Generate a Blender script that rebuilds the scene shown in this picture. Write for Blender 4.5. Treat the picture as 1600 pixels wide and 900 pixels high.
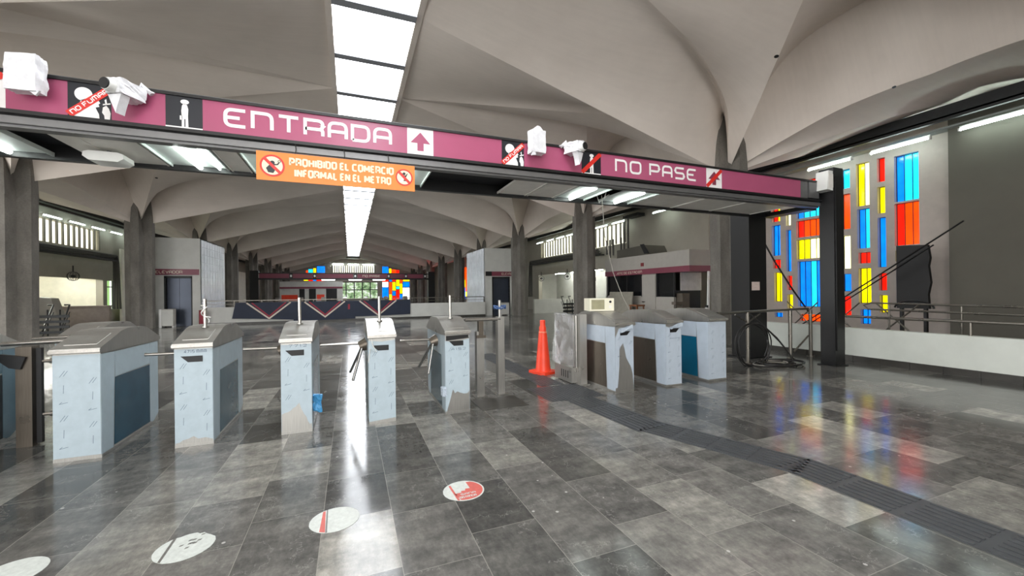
import bpy, bmesh, math, random
from mathutils import Vector, Matrix
random.seed(7)
SC = bpy.context.scene
for o in list(bpy.data.objects):
    bpy.data.objects.remove(o)
COL = SC.collection
R = math.radians

# ------------------------------------------------------------------ camera, world, exposure
cam_data = bpy.data.cameras.new('camera')
cam_data.sensor_width = 36.0
cam_data.lens = 634.0 / 1600.0 * 36.0
cam_data.shift_y = 5.0 / 1600.0
cam_data.clip_start = 0.05
cam_data.clip_end = 300
cam = bpy.data.objects.new('camera', cam_data)
COL.objects.link(cam)
YAW = R(21.75); ROLL = R(0.66)
cam.matrix_world = (Matrix.Translation((0, 0, 1.5)) @ Matrix.Rotation(-YAW, 4, 'Z')
                    @ Matrix.Rotation(R(90), 4, 'X') @ Matrix.Rotation(-ROLL, 4, 'Z'))
SC.camera = cam
world = bpy.data.worlds.new('world'); SC.world = world
world.use_nodes = True
_bg = world.node_tree.nodes['Background']
_bg.inputs[0].default_value = (1.0, 0.995, 0.985, 1)
_bg.inputs[1].default_value = 2.2
SC.view_settings.view_transform = 'Standard'
SC.view_settings.look = 'None'
SC.view_settings.gamma = 1.0
SC.view_settings.use_curve_mapping = False
SC.view_settings.exposure = 1.22
SKYLIGHT_E = 5.5
TUBE_E = 12.0
GLASS_E = 0.8

# ------------------------------------------------------------------ materials
def lin(c):
    return tuple(((v / 255.0) / 12.92) if v / 255.0 <= 0.04045 else (((v / 255.0) + 0.055) / 1.055) ** 2.4 for v in c)

class NT:
    """small helper for node graphs"""
    def __init__(s, name):
        s.m = bpy.data.materials.new(name); s.m.use_nodes = True
        s.t = s.m.node_tree; s.b = s.t.nodes['Principled BSDF']
    def n(s, kind, **kw):
        nd = s.t.nodes.new(kind)
        for k, v in kw.items(): setattr(nd, k, v)
        return nd
    def l(s, a, b): s.t.links.new(a, b)
    def put(s, sock, v):
        if isinstance(v, (int, float)): sock.default_value = v
        elif isinstance(v, tuple): sock.default_value = v if len(v) != 3 or sock.type != 'RGBA' else (*v, 1)
        else: s.l(v, sock)
    def math(s, op, a, b=0.0, c=None):
        nd = s.n('ShaderNodeMath', operation=op)
        s.put(nd.inputs[0], a); s.put(nd.inputs[1], b)
        if c is not None: s.put(nd.inputs[2], c)
        return nd.outputs[0]
    def mix(s, f, a, b, blend='MIX'):
        nd = s.n('ShaderNodeMix', data_type='RGBA', blend_type=blend)
        s.put(nd.inputs[0], f); s.put(nd.inputs[6], a); s.put(nd.inputs[7], b)
        return nd.outputs[2]
    def pos(s):
        return s.n('ShaderNodeTexCoord').outputs['Object']
    def noise(s, vec, scale, detail=4, rough=0.55, sc=None):
        if sc:
            mp = s.n('ShaderNodeMapping'); mp.inputs['Scale'].default_value = sc
            s.l(vec, mp.inputs['Vector']); vec = mp.outputs[0]
        nd = s.n('ShaderNodeTexNoise'); s.l(vec, nd.inputs['Vector'])
        nd.inputs['Scale'].default_value = scale; nd.inputs['Detail'].default_value = detail
        nd.inputs['Roughness'].default_value = rough
        return nd.outputs['Fac']
    def ramp(s, f, stops):
        nd = s.n('ShaderNodeValToRGB'); s.l(f, nd.inputs[0])
        e = nd.color_ramp.elements
        while len(e) < len(stops): e.new(0.5)
        for el, (p, c) in zip(e, stops):
            el.position = p; el.color = (*c, 1) if len(c) == 3 else c
        return nd.outputs[0]
    def bump(s, h, strength=0.2, dist=0.01):
        nd = s.n('ShaderNodeBump'); nd.inputs['Strength'].default_value = strength
        nd.inputs['Distance'].default_value = dist
        s.l(h, nd.inputs['Height']); s.l(nd.outputs[0], s.b.inputs['Normal'])

def simple(name, c, rough=0.6, metal=0.0, var=0.12, scale=6.0, bump=0.0, sc=None, spec=0.5):
    k = NT(name); base = lin(c); p = k.pos()
    if var:
        f = k.noise(p, scale, 5, 0.6, sc)
        lo = tuple(v * (1 - var) for v in base); hi = tuple(min(1, v * (1 + var)) for v in base)
        k.l(k.ramp(f, [(0.3, lo), (0.7, hi)]), k.b.inputs['Base Color'])
        if bump: k.bump(f, bump, 0.01)
    else:
        k.b.inputs['Base Color'].default_value = (*base, 1)
    k.b.inputs['Roughness'].default_value = rough
    k.b.inputs['Metallic'].default_value = metal
    k.b.inputs['Specular IOR Level'].default_value = spec
    return k.m

def emit(name, c, strength, mixbase=True):
    k = NT(name)
    k.b.inputs['Base Color'].default_value = (*lin(c), 1)
    k.b.inputs['Emission Color'].default_value = (*lin(c), 1)
    k.b.inputs['Emission Strength'].default_value = strength
    k.b.inputs['Roughness'].default_value = 0.3
    return k.m

def glass_lit(name, c, strength):
    """stained pane lit by daylight from outside, blotchy like old glass"""
    k = NT(name); p = k.pos()
    f = k.noise(p, 2.2, 3, 0.5)
    cc = lin(c)
    col = k.ramp(f, [(0.3, tuple(v * 0.75 for v in cc)), (0.7, tuple(min(1.2, v * 1.15) for v in cc))])
    k.l(col, k.b.inputs['Emission Color']); k.l(col, k.b.inputs['Base Color'])
    k.b.inputs['Emission Strength'].default_value = strength
    k.b.inputs['Roughness'].default_value = 0.15
    return k.m

def mat_floor():
    k = NT('polished marble slabs'); p = k.pos()
    sx = k.n('ShaderNodeSeparateXYZ'); k.l(p, sx.inputs[0]); X, Y = sx.outputs[0], sx.outputs[1]
    W = 0.434
    cx = k.math('DIVIDE', k.math('SUBTRACT', X, 0.25), W)
    ci = k.math('FLOOR', cx); fx = k.math('FRACT', cx)
    wn = k.n('ShaderNodeTexWhiteNoise', noise_dimensions='1D'); k.l(ci, wn.inputs['W'])
    L = 1.27
    y2 = k.math('ADD', k.math('DIVIDE', Y, L), k.math('MULTIPLY', wn.outputs['Value'], 7.3))
    ri = k.math('FLOOR', y2); fy = k.math('FRACT', y2)
    cb = k.n('ShaderNodeCombineXYZ'); k.l(ci, cb.inputs[0]); k.l(ri, cb.inputs[1]); cb.inputs[2].default_value = 3.0
    w2 = k.n('ShaderNodeTexWhiteNoise', noise_dimensions='3D'); k.l(cb.outputs[0], w2.inputs['Vector'])
    split = k.math('GREATER_THAN', w2.outputs['Value'], 0.45)
    sub = k.math('MULTIPLY', split, k.math('FLOOR', k.math('MULTIPLY', fy, 2.0)))
    fy2 = k.math('FRACT', k.math('MULTIPLY', fy, k.math('ADD', split, 1.0)))
    ln = k.math('DIVIDE', L, k.math('ADD', split, 1.0))
    cb2 = k.n('ShaderNodeCombineXYZ'); k.l(ci, cb2.inputs[0])
    k.l(k.math('ADD', k.math('MULTIPLY', ri, 2.0), sub), cb2.inputs[1]); cb2.inputs[2].default_value = 11.0
    w3 = k.n('ShaderNodeTexWhiteNoise', noise_dimensions='3D'); k.l(cb2.outputs[0], w3.inputs['Vector'])
    tile = w3.outputs['Value']
    dx = k.math('MULTIPLY', k.math('MINIMUM', fx, k.math('SUBTRACT', 1.0, fx)), W)
    dy = k.math('MULTIPLY', k.math('MINIMUM', fy2, k.math('SUBTRACT', 1.0, fy2)), ln)
    joint = k.math('LESS_THAN', k.math('MINIMUM', dx, dy), 0.0022)
    base = k.ramp(tile, [(0.0, lin((64, 64, 63))), (0.2, lin((82, 82, 80))), (0.6, lin((98, 97, 95))), (0.85, lin((115, 114, 110))), (1.0, lin((140, 138, 133)))])
    # per slab vein pattern: shift the noise by the slab's random value
    sh = k.n('ShaderNodeVectorMath', operation='ADD'); k.l(p, sh.inputs[0]); k.l(w3.outputs['Color'], sh.inputs[1])
    sh2 = k.n('ShaderNodeVectorMath', operation='SCALE'); k.l(w3.outputs['Color'], sh2.inputs[0]); sh2.inputs['Scale'].default_value = 9.0
    k.l(sh2.outputs[0], sh.inputs[1])
    v1 = k.noise(sh.outputs[0], 2.6, 9, 0.66, (1.0, 2.2, 1))
    v2 = k.noise(sh.outputs[0], 9.0, 8, 0.7, (1.6, 0.8, 1))
    c = k.mix(1.0, base, k.ramp(v1, [(0.28, (0.55, 0.55, 0.55)), (0.5, (0.98, 0.97, 0.95)), (0.72, (1.55, 1.52, 1.46))]), 'MULTIPLY')
    c = k.mix(1.0, c, k.ramp(v2, [(0.3, (0.75, 0.75, 0.75)), (0.7, (1.25, 1.25, 1.22))]), 'MULTIPLY')
    v4 = k.noise(sh.outputs[0], 26.0, 6, 0.75, (1.4, 0.7, 1))
    c = k.mix(1.0, c, k.ramp(v4, [(0.35, (0.86, 0.86, 0.86)), (0.52, (1.0, 1.0, 1.0)), (0.72, (1.28, 1.27, 1.24))]), 'MULTIPLY')
    # thin white veins
    v3 = k.noise(sh.outputs[0], 1.7, 6, 0.6)
    vein = k.math('LESS_THAN', k.math('ABSOLUTE', k.math('SUBTRACT', v3, 0.52)), 0.0028)
    c = k.mix(k.math('MULTIPLY', vein, 0.15), c, lin((185, 183, 176)))
    # paint specks and scuffs
    vo = k.n('ShaderNodeTexVoronoi'); k.l(p, vo.inputs['Vector']); vo.inputs['Scale'].default_value = 7.0
    spk = k.math('LESS_THAN', vo.outputs['Distance'], 0.075)
    big = k.noise(p, 0.9, 3, 0.6)
    spk = k.math('MULTIPLY', spk, k.math('GREATER_THAN', big, 0.55))
    c = k.mix(k.math('MULTIPLY', spk, 0.6), c, lin((190, 188, 182)))
    c = k.mix(k.math('MULTIPLY', joint, 0.55), c, lin((150, 147, 138)))
    k.l(c, k.b.inputs['Base Color'])
    rg = k.noise(p, 3.0, 6, 0.7)
    k.l(k.ramp(rg, [(0.3, (0.08,) * 3), (0.75, (0.20,) * 3)]), k.b.inputs['Roughness'])
    k.b.inputs['Specular IOR Level'].default_value = 0.29
    k.bump(k.math('SUBTRACT', v1, k.math('MULTIPLY', joint, 2.0)), 0.05, 0.004)
    return k.m

def mat_vault():
    k = NT('painted board formed concrete'); p = k.pos()
    f = k.noise(p, 0.55, 5, 0.6)
    c = k.ramp(f, [(0.3, lin((212, 202, 192))), (0.7, lin((226, 216, 206)))])
    g = k.noise(p, 1.0, 3, 0.5, (1.2, 14.0, 1.0))
    c = k.mix(1.0, c, k.ramp(g, [(0.35, (0.985,) * 3), (0.65, (1.015,) * 3)]), 'MULTIPLY')
    k.l(c, k.b.inputs['Base Color']); k.b.inputs['Roughness'].default_value = 0.85
    k.bump(g, 0.035, 0.02)
    return k.m

def mat_column():
    k = NT('raw dark concrete'); p = k.pos()
    f = k.noise(p, 2.5, 7, 0.65, (1, 1, 0.35)); g = k.noise(p, 22.0, 3, 0.6)
    c = k.ramp(f, [(0.25, lin((86, 83, 77))), (0.55, lin((112, 108, 101))), (0.8, lin((132, 128, 120)))])
    c = k.mix(1.0, c, k.ramp(g, [(0.3, (0.88,) * 3), (0.7, (1.1,) * 3)]), 'MULTIPLY')
    k.l(c, k.b.inputs['Base Color']); k.b.inputs['Roughness'].default_value = 0.8
    k.bump(g, 0.25, 0.01)
    return k.m

def mat_steel(name, c=(186, 182, 176), rough=0.34):
    k = NT(name); p = k.pos()
    f = k.noise(p, 3.0, 4, 0.6, (60, 60, 1.5))
    b = lin(c)
    k.l(k.ramp(f, [(0.3, tuple(v * 0.85 for v in b)), (0.7, tuple(v * 1.12 for v in b))]), k.b.inputs['Base Color'])
    k.b.inputs['Metallic'].default_value = 0.8
    g = k.noise(p, 5.0, 3, 0.5)
    k.l(k.ramp(g, [(0.3, (rough * 0.8,) * 3), (0.7, (rough * 1.35,) * 3)]), k.b.inputs['Roughness'])
    return k.m

M = {}
M['floor'] = mat_floor()
M['vault'] = mat_vault()
M['column'] = mat_column()
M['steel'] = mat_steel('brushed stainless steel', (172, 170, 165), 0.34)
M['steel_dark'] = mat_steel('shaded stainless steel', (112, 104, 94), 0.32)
M['chrome'] = mat_steel('polished steel tube', (165, 162, 156), 0.18)
M['film'] = simple('pale blue protective film', (174, 189, 197), 0.32, var=0.06, scale=9, bump=0.08)
M['film_lit'] = simple('protective film with light in tone', (176, 187, 198), 0.32, var=0.05, scale=9, bump=0.08)  # copy of the blue film, light on the right turnstiles put into its tone
M['film_ink'] = simple('ink on film', (74, 88, 112), 0.5, var=0)
M['panel_teal'] = simple('dark teal panel film', (44, 80, 98), 0.18, var=0.15, scale=3)
M['panel_grey'] = simple('grey blue panel film', (84, 106, 116), 0.2, var=0.15, scale=3)
M['panel_blue'] = simple('deep blue panel film', (14, 84, 112), 0.2, var=0.15, scale=3)
M['black'] = simple('matt black', (14, 14, 15), 0.5, var=0.1)
M['black_metal'] = simple('black painted steel', (17, 17, 18), 0.38, var=0.12)
M['housing'] = simple('dark housing interior', (20, 22, 27), 0.7, var=0.25, scale=4)
M['grey_trim'] = simple('aluminium trim', (120, 120, 120), 0.38, 0.6, var=0.08)
M['pink'] = simple('pink sign enamel', (166, 82, 112), 0.25, var=0.05, scale=2)
M['pink_dull'] = simple('dull pink band', (124, 58, 74), 0.4, var=0.06, scale=3)
M['white_vinyl'] = simple('white vinyl', (232, 230, 228), 0.4, var=0.03)
M['red_vinyl'] = simple('red vinyl', (206, 42, 32), 0.4, var=0.05)
M['navy_vinyl'] = simple('black blue vinyl', (20, 24, 32), 0.4, var=0.05)
M['orange'] = simple('orange sign board', (226, 130, 48), 0.45, var=0.05, scale=3)
M['cream_letter'] = simple('cream lettering', (240, 222, 190), 0.5, var=0.03)
M['tray'] = simple('grey soffit tray', (226, 223, 216), 0.45, 0.0, var=0.06)
M['reflector'] = simple('white light tray', (224, 232, 228), 0.4, var=0.03)
M['tube'] = emit('fluorescent tube', (235, 255, 248), TUBE_E)
M['tube_far'] = emit('far fluorescent tube', (235, 255, 248), TUBE_E * 0.6)
M['tube_canopy'] = emit('canopy fluorescent tube', (245, 255, 250), 5.0)
M['tube_fill'] = emit('added passage fill tube', (250, 253, 245), TUBE_E * 5.0)  # unseen tubes added to brighten the side passage walls
M['sky_pane'] = emit('skylight pane', (246, 250, 255), SKYLIGHT_E)
M['wall_white'] = simple('white plaster', (196, 196, 190), 0.7, var=0.07, scale=2.0, bump=0.05)
M['wall_conc'] = simple('stained glass concrete', (186, 176, 168), 0.75, var=0.08, scale=3.0, bump=0.08)
M['wall_shaded'] = simple('plaster with shade in tone', (100, 97, 88), 0.8, var=0.06, scale=1.5)  # base darkened, the shade on the right wall is put into it
M['wall_lit'] = simple('plaster with lamp light in tone', (168, 163, 150), 0.8, var=0.06, scale=1.5)  # lighter plaster copy, glow of the tubes put into its colour
M['wall_cream'] = simple('cream passage wall', (238, 234, 220), 0.7, var=0.07, scale=3)
M['base'] = simple('dark stone skirting', (58, 56, 52), 0.35, var=0.25, scale=5)
M['parapet'] = simple('parapet plaster', (198, 202, 194), 0.65, var=0.07, scale=1.6, bump=0.05)
M['plastic_white'] = simple('white plastic', (226, 226, 222), 0.4, var=0.03)
M['wrap'] = simple('crumpled white plastic wrap', (225, 225, 228), 0.3, var=0.1, scale=14, bump=0.7)
M['cone'] = simple('orange cone plastic', (238, 66, 34), 0.4, var=0.07, scale=6)
M['cone_band'] = simple('worn pale cone band', (244, 140, 110), 0.4, var=0.1, scale=12)
M['cable'] = simple('black cable', (28, 27, 26), 0.5, var=0.1)
M['cable_grey'] = simple('grey cable', (140, 136, 126), 0.5, var=0.1)
M['pipe'] = simple('grey conduit', (84, 82, 78), 0.5, 0.4, var=0.1)
M['rail'] = mat_steel('rail steel', (120, 116, 108), 0.3)
M['navy'] = simple('navy banner', (22, 32, 52), 0.6, var=0.15, scale=3)
M['maroon'] = simple('maroon stripe', (140, 34, 52), 0.6, var=0.05)
M['cream_cloth'] = simple('pale stripe', (206, 192, 176), 0.6, var=0.05)
M['door'] = simple('steel blue elevator door', (72, 78, 90), 0.35, 0.5, var=0.08, scale=2)
M['block'] = simple('white glass block', (205, 210, 214), 0.25, var=0.12, scale=2.2)
M['booth'] = simple('booth panel', (164, 160, 152), 0.6, var=0.04)
M['dark_glass'] = simple('dark window glass', (24, 25, 27), 0.12, var=0.1)
M['wood'] = simple('brown wood', (122, 76, 46), 0.55, var=0.2, scale=9)
M['tactile'] = simple('dark tactile paving', (64, 66, 68), 0.42, var=0.15, scale=8)
M['sticker'] = simple('worn white sticker', (186, 190, 184), 0.5, var=0.14, scale=30)
M['sticker_red'] = simple('faded red print', (186, 84, 74), 0.5, var=0.12, scale=30)
M['scrape'] = simple('bare floor scrape', (96, 94, 88), 0.4, var=0.2, scale=30)
M['grille'] = simple('concrete louver fin', (120, 116, 106), 0.7, var=0.08)
M['louver_day'] = emit('daylight behind louvers', (248, 246, 226), 0.8)
M['gap_day'] = emit('daylight garden window', (226, 236, 214), 0.8)
M['green_day'] = emit('sunlit foliage', (150, 190, 120), 0.5)
M['paper'] = simple('paper notice', (196, 178, 170), 0.7, var=0.15, scale=30)
M['blue_rag'] = simple('blue plastic scrap', (64, 140, 190), 0.4, var=0.2, scale=20, bump=0.5)
M['microwave'] = simple('cream appliance enamel', (226, 222, 200), 0.4, var=0.03)
M['extinguisher'] = simple('dark red box', (112, 34, 32), 0.5, var=0.1)
M['beam_dark'] = simple('dark steel beam', (44, 46, 46), 0.5, 0.3, var=0.12)
M['beam_light'] = simple('lit cove trim', (150, 156, 152), 0.5, var=0.06)
GL = {}
for nm, c, s in (('b', (0, 112, 235), 1.0), ('c', (20, 190, 245), 1.15), ('r', (235, 20, 4), 1.05), ('o', (245, 62, 0), 1.05), ('y', (236, 218, 0), 1.05), ('w', (250, 246, 170), 1.5), ('n', (250, 250, 240), 1.2)):
    GL[nm] = glass_lit('stained glass ' + {'b': 'blue', 'c': 'cyan', 'r': 'red', 'o': 'orange red', 'y': 'yellow', 'w': 'pale yellow', 'n': 'clear'}[nm], c, s * GLASS_E)

# ------------------------------------------------------------------ mesh helpers
class MB:
    def __init__(s): s.v = []; s.f = []; s.mi = []; s.mats = []; s.cur = 0
    def use(s, m):
        if m not in s.mats: s.mats.append(m)
        s.cur = s.mats.index(m); return s
    def add(s, vs, fs):
        o = len(s.v); s.v += [tuple(v) for v in vs]
        for f in fs: s.f.append([i + o for i in f]); s.mi.append(s.cur)
        return s
    def box(s, a, b):
        x0, y0, z0 = (min(a[i], b[i]) for i in range(3)); x1, y1, z1 = (max(a[i], b[i]) for i in range(3))
        return s.add([(x0, y0, z0), (x1, y0, z0), (x1, y1, z0), (x0, y1, z0), (x0, y0, z1), (x1, y0, z1), (x1, y1, z1), (x0, y1, z1)],
                     [(0, 3, 2, 1), (4, 5, 6, 7), (0, 1, 5, 4), (1, 2, 6, 5), (2, 3, 7, 6), (3, 0, 4, 7)])
    def hexa(s, p):   # 8 points, bottom 4 then top 4
        return s.add(p, [(0, 3, 2, 1), (4, 5, 6, 7), (0, 1, 5, 4), (1, 2, 6, 5), (2, 3, 7, 6), (3, 0, 4, 7)])
    def beam(s, a, b, w, h):
        a = Vector(a); b = Vector(b); d = (b - a).normalized()
        up = Vector((0, 0, 1)) if abs(d.z) < 0.95 else Vector((0, 1, 0))
        x = d.cross(up).normalized(); y = x.cross(d).normalized()
        ps = [q + x * sx * w / 2 + y * sy * h / 2 for q in (a, b) for sx, sy in ((-1, -1), (1, -1), (1, 1), (-1, 1))]
        return s.hexa(ps)
    def tube(s, pts, r, seg=10, cap=True):
        pts = [Vector(p) for p in pts]; n = len(pts); rings = []
        prev = None
        for i, p in enumerate(pts):
            d = (pts[min(i + 1, n - 1)] - pts[max(i - 1, 0)])
            d = d.normalized() if d.length > 1e-9 else Vector((0, 0, 1))
            if prev is None:
                up = Vector((0, 0, 1)) if abs(d.z) < 0.9 else Vector((1, 0, 0))
                x = d.cross(up).normalized()
            else:
                x = (prev - d * prev.dot(d))
                x = x.normalized() if x.length > 1e-6 else d.orthogonal().normalized()
            prev = x; y = d.cross(x)
            rr = r[i] if isinstance(r, (list, tuple)) else r
            rings.append([p + x * math.cos(2 * math.pi * k / seg) * rr + y * math.sin(2 * math.pi * k / seg) * rr for k in range(seg)])
        vs = [v for ring in rings for v in ring]; fs = []
        for i in range(n - 1):
            for k in range(seg):
                a = i * seg + k; b = i * seg + (k + 1) % seg
                fs.append((a, b, b + seg, a + seg))
        if cap: fs.append(tuple(range(seg))[::-1]); fs.append(tuple((n - 1) * seg + k for k in range(seg)))
        return s.add(vs, fs)
    def lathe(s, prof, c=(0, 0), seg=28):
        vs = []; fs = []
        for r, z in prof:
            for k in range(seg):
                t = 2 * math.pi * k / seg; vs.append((c[0] + r * math.cos(t), c[1] + r * math.sin(t), z))
        for i in range(len(prof) - 1):
            for k in range(seg):
                a = i * seg + k; b = i * seg + (k + 1) % seg
                fs.append((a, b, b + seg, a + seg))
        fs.append(tuple(range(seg))[::-1]); fs.append(tuple((len(prof) - 1) * seg + k for k in range(seg)))
        return s.add(vs, fs)
    def prism(s, poly, axis, a, b):
        """poly: 2D points; extruded along axis ('x','y','z') from a to b"""
        def P(p, t):
            return {'x': (t, p[0], p[1]), 'y': (p[0], t, p[1]), 'z': (p[0], p[1], t)}[axis]
        n = len(poly)
        vs = [P(p, a) for p in poly] + [P(p, b) for p in poly]
        fs = [tuple(range(n)), tuple(range(n, 2 * n))[::-1]]
        fs += [(i, (i + 1) % n, n + (i + 1) % n, n + i) for i in range(n)]
        return s.add(vs, fs)
    def face(s, poly, y, origin=(0, 0)):   # flat polygon on a sign facing -Y
        return s.add([(origin[0] + p[0], y, origin[1] + p[1]) for p in poly], [tuple(range(len(poly)))])
    def build(s, name, mat=None, parent=None, smooth=0, loc=None):
        me = bpy.data.meshes.new(name)
        me.from_pydata([tuple(v) for v in s.v], [], s.f)
        for m in (s.mats or [mat]): me.materials.append(m)
        if s.mats: me.polygons.foreach_set('material_index', s.mi)
        bm = bmesh.new(); bm.from_mesh(me)
        bmesh.ops.recalc_face_normals(bm, faces=bm.faces)
        if smooth:
            lim = math.radians(smooth)
            for f in bm.faces: f.smooth = True
            for e in bm.edges:
                if len(e.link_faces) == 2 and e.calc_face_angle(0) > lim: e.smooth = False
        bm.to_mesh(me); bm.free(); me.update()
        o = bpy.data.objects.new(name, me); COL.objects.link(o)
        if parent: o.parent = parent
        if loc: o.location = loc
        return o

def thing(name, label, cat, loc=(0, 0, 0), rz=0.0, group=None):
    o = bpy.data.objects.new(name, None); COL.objects.link(o)
    o.empty_display_size = 0.2
    o.location = loc; o.rotation_euler = (0, 0, rz)
    o['label'] = label; o['category'] = cat
    if group: o['group'] = group
    return o
def tag(o, label, cat, group=None):
    o['label'] = label; o['category'] = cat
    if group: o['group'] = group
    return o
def struct(o, label, cat):
    o['kind'] = 'structure'; o['label'] = label; o['category'] = cat
    return o
def dup(root, loc, label, rz=None):
    r = root.copy(); COL.objects.link(r); r.location = loc; r['label'] = label
    if rz is not None: r.rotation_euler = (0, 0, rz)
    for ch in list(root.children):
        c = ch.copy(); COL.objects.link(c); c.parent = r
        for g in list(ch.children):
            d = g.copy(); COL.objects.link(d); d.parent = c
    return r

# ---------- stroke lettering (squared, rounded transit lettering)
def rnd(path, r, closed=False, n=5):
    out = []; L = len(path)
    for i, p in enumerate(path):
        rr = p[2] * r if len(p) > 2 else 0
        if rr == 0 or (not closed and i in (0, L - 1)):
            out.append((p[0], p[1])); continue
        a = Vector(path[(i - 1) % L][:2]); b = Vector(p[:2]); c = Vector(path[(i + 1) % L][:2])
        u = (a - b); v = (c - b); rr = min(rr, u.length * 0.5, v.length * 0.5)
        u.normalize(); v.normalize()
        p0 = b + u * rr; p1 = b + v * rr
        for k in range(n + 1):
            t = k / n
            q = p0 * (1 - t) ** 2 + b * 2 * t * (1 - t) + p1 * t * t
            out.append((q.x, q.y))
    if closed: out.append(out[0])
    return out
GLYPH = {
    'E': (0.8, [[(1, 1), (0, 1, 1), (0, 0, 1), (1, 0)], [(0, .5), (.72, .5)]]),
    'N': (0.8, [[(0, 0), (0, 1), (1, 1, 1), (1, 0)]]),
    'T': (0.85, [[(0, 1), (1, 1)], [(.5, 1), (.5, 0)]]),
    'R': (0.8, [[(0, 0), (0, 1), (1, 1, .8), (1, .42, .8), (0, .42)], [(.55, .42), (1, .42, .5), (1, 0)]]),
    'A': (0.8, [[(0, 0), (0, 1, 1), (1, 1, 1), (1, 0)], [(0, .42), (1, .42)]]),
    'D': (0.8, [[(0, 0), (0, 1), (1, 1, 1), (1, 0, 1), (0, 0)]]),
    'O': (0.8, [[(.5, 1), (1, 1, 1), (1, 0, 1), (0, 0, 1), (0, 1, 1), (.5, 1)]]),
    'P': (0.8, [[(0, 0), (0, 1), (1, 1, 1), (1, .4, 1), (0, .4)]]),
    'S': (0.8, [[(1, 1), (0, 1, .8), (0, .52, .8), (1, .52, .8), (1, 0, .8), (0, 0)]]),
    'F': (0.75, [[(0, 0), (0, 1), (1, 1)], [(0, .5), (.75, .5)]]),
    'U': (0.8, [[(0, 1), (0, 0, 1), (1, 0, 1), (1, 1)]]),
    'M': (1.0, [[(0, 0), (0, 1, .6), (1, 1, .6), (1, 0)], [(.5, 1), (.5, 0)]]),
    'L': (0.7, [[(0, 1), (0, 0, 1), (1, 0)]]),
    'V': (0.8, [[(0, 1), (.5, 0), (1, 1)]]),
    'J': (0.7, [[(1, 1), (1, 0, 1), (0, 0)]]),
    'C': (0.8, [[(1, 1), (0, 1, 1), (0, 0, 1), (1, 0)]]),
    'I': (0.0, [[(0, 0), (0, 1)]]),
    '4': (0.8, [[(.8, 0), (.8, 1), (0, .3), (1, .3)]]), '7': (0.8, [[(0, 1), (1, 1), (.3, 0)]]), '5': (0.8, [[(1, 1), (0, 1), (0, .55), (1, .55, .8), (1, 0, .8), (0, 0)]]),
    '1': (0.2, [[(0, .8), (.6, 1), (.6, 0)]]), '2': (0.8, [[(0, 1), (1, 1, .8), (1, .55, .5), (0, 0), (1, 0)]]), 'H': (0.8, [[(0, 0), (0, 1)], [(1, 0), (1, 1)], [(0, .5), (1, .5)]]),
}
BLOCK = dict(GLYPH)
BLOCK.update({'N': (0.8, [[(0, 0), (0, 1)], [(0, 1), (1, 0)], [(1, 0), (1, 1)]]), 'E': (0.62, [[(0, 0), (0, 1)], [(0, 1), (1, 1)], [(0, .5), (.85, .5)], [(0, 0), (1, 0)]]),
    'M': (1.0, [[(0, 0), (0, 1)], [(0, 1), (.5, .25)], [(.5, .25), (1, 1)], [(1, 1), (1, 0)]]), 'A': (0.85, [[(0, 0), (.5, 1)], [(.5, 1), (1, 0)], [(.2, .3), (.8, .3)]]),
    'L': (0.6, [[(0, 1), (0, 0)], [(0, 0), (1, 0)]]), 'B': (0.75, [[(0, 0), (0, 1), (1, 1, .6), (.95, .53, .5), (0, .53)], [(0, .53), (1, .53, .6), (1, 0, .6), (0, 0)]]),
    'D': (0.75, [[(0, 0), (0, 1), (1, 1, .8), (1, 0, .8), (0, 0)]]), 'F': (0.6, [[(0, 0), (0, 1)], [(0, 1), (1, 1)], [(0, .5), (.85, .5)]])})
def ribbon(mb, pts, w, y, tf):
    n = len(pts); L = []; Rr = []
    for i in range(n):
        p = Vector(pts[i])
        d0 = (Vector(pts[i]) - Vector(pts[i - 1])).normalized() if i else (Vector(pts[1]) - p).normalized()
        d1 = (Vector(pts[i + 1]) - p).normalized() if i < n - 1 else d0
        d = (d0 + d1)
        d = d.normalized() if d.length > 1e-6 else d0
        nn = Vector((-d.y, d.x)); k = 1.0 / max(0.5, nn.dot(Vector((-d0.y, d0.x))))
        L.append(p + nn * w / 2 * k); Rr.append(p - nn * w / 2 * k)
    vs = []
    for a, b in zip(L, Rr):
        for q in (a, b):
            X, Z = tf(q.x, q.y); vs.append((X, y, Z))
    mb.add(vs, [(2 * i, 2 * i + 1, 2 * i + 3, 2 * i + 2) for i in range(n - 1)])
def lettering(mb, text, x0, x1, z0, z1, y, stroke=0.17, gap=0.36, tf=None, G=None):
    G = G or GLYPH
    H = z1 - z0; adv = []
    tot = 0
    for ch in text:
        w = 0.45 if ch == ' ' else G[ch][0] + gap
        adv.append(w); tot += w
    tot -= gap
    sx = (x1 - x0 - stroke * H) / tot; x = x0 + stroke * H / 2
    tf = tf or (lambda a, b: (a, b))
    hh = H - stroke * H
    for ci_, (ch, w) in enumerate(zip(text, adv)):
        if ch != ' ':
            gw, strokes = G[ch]
            for si_, st in enumerate(strokes):
                path = [(x + p[0] * max(gw, 0.001) * sx, z0 + stroke * H / 2 + p[1] * hh) + tuple(p[2:]) for p in st]
                ribbon(mb, rnd(path, 0.30 * H), stroke * H, y - .0012 * si_ - .0004 * (ci_ % 2), tf)
        x += w * sx
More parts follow.
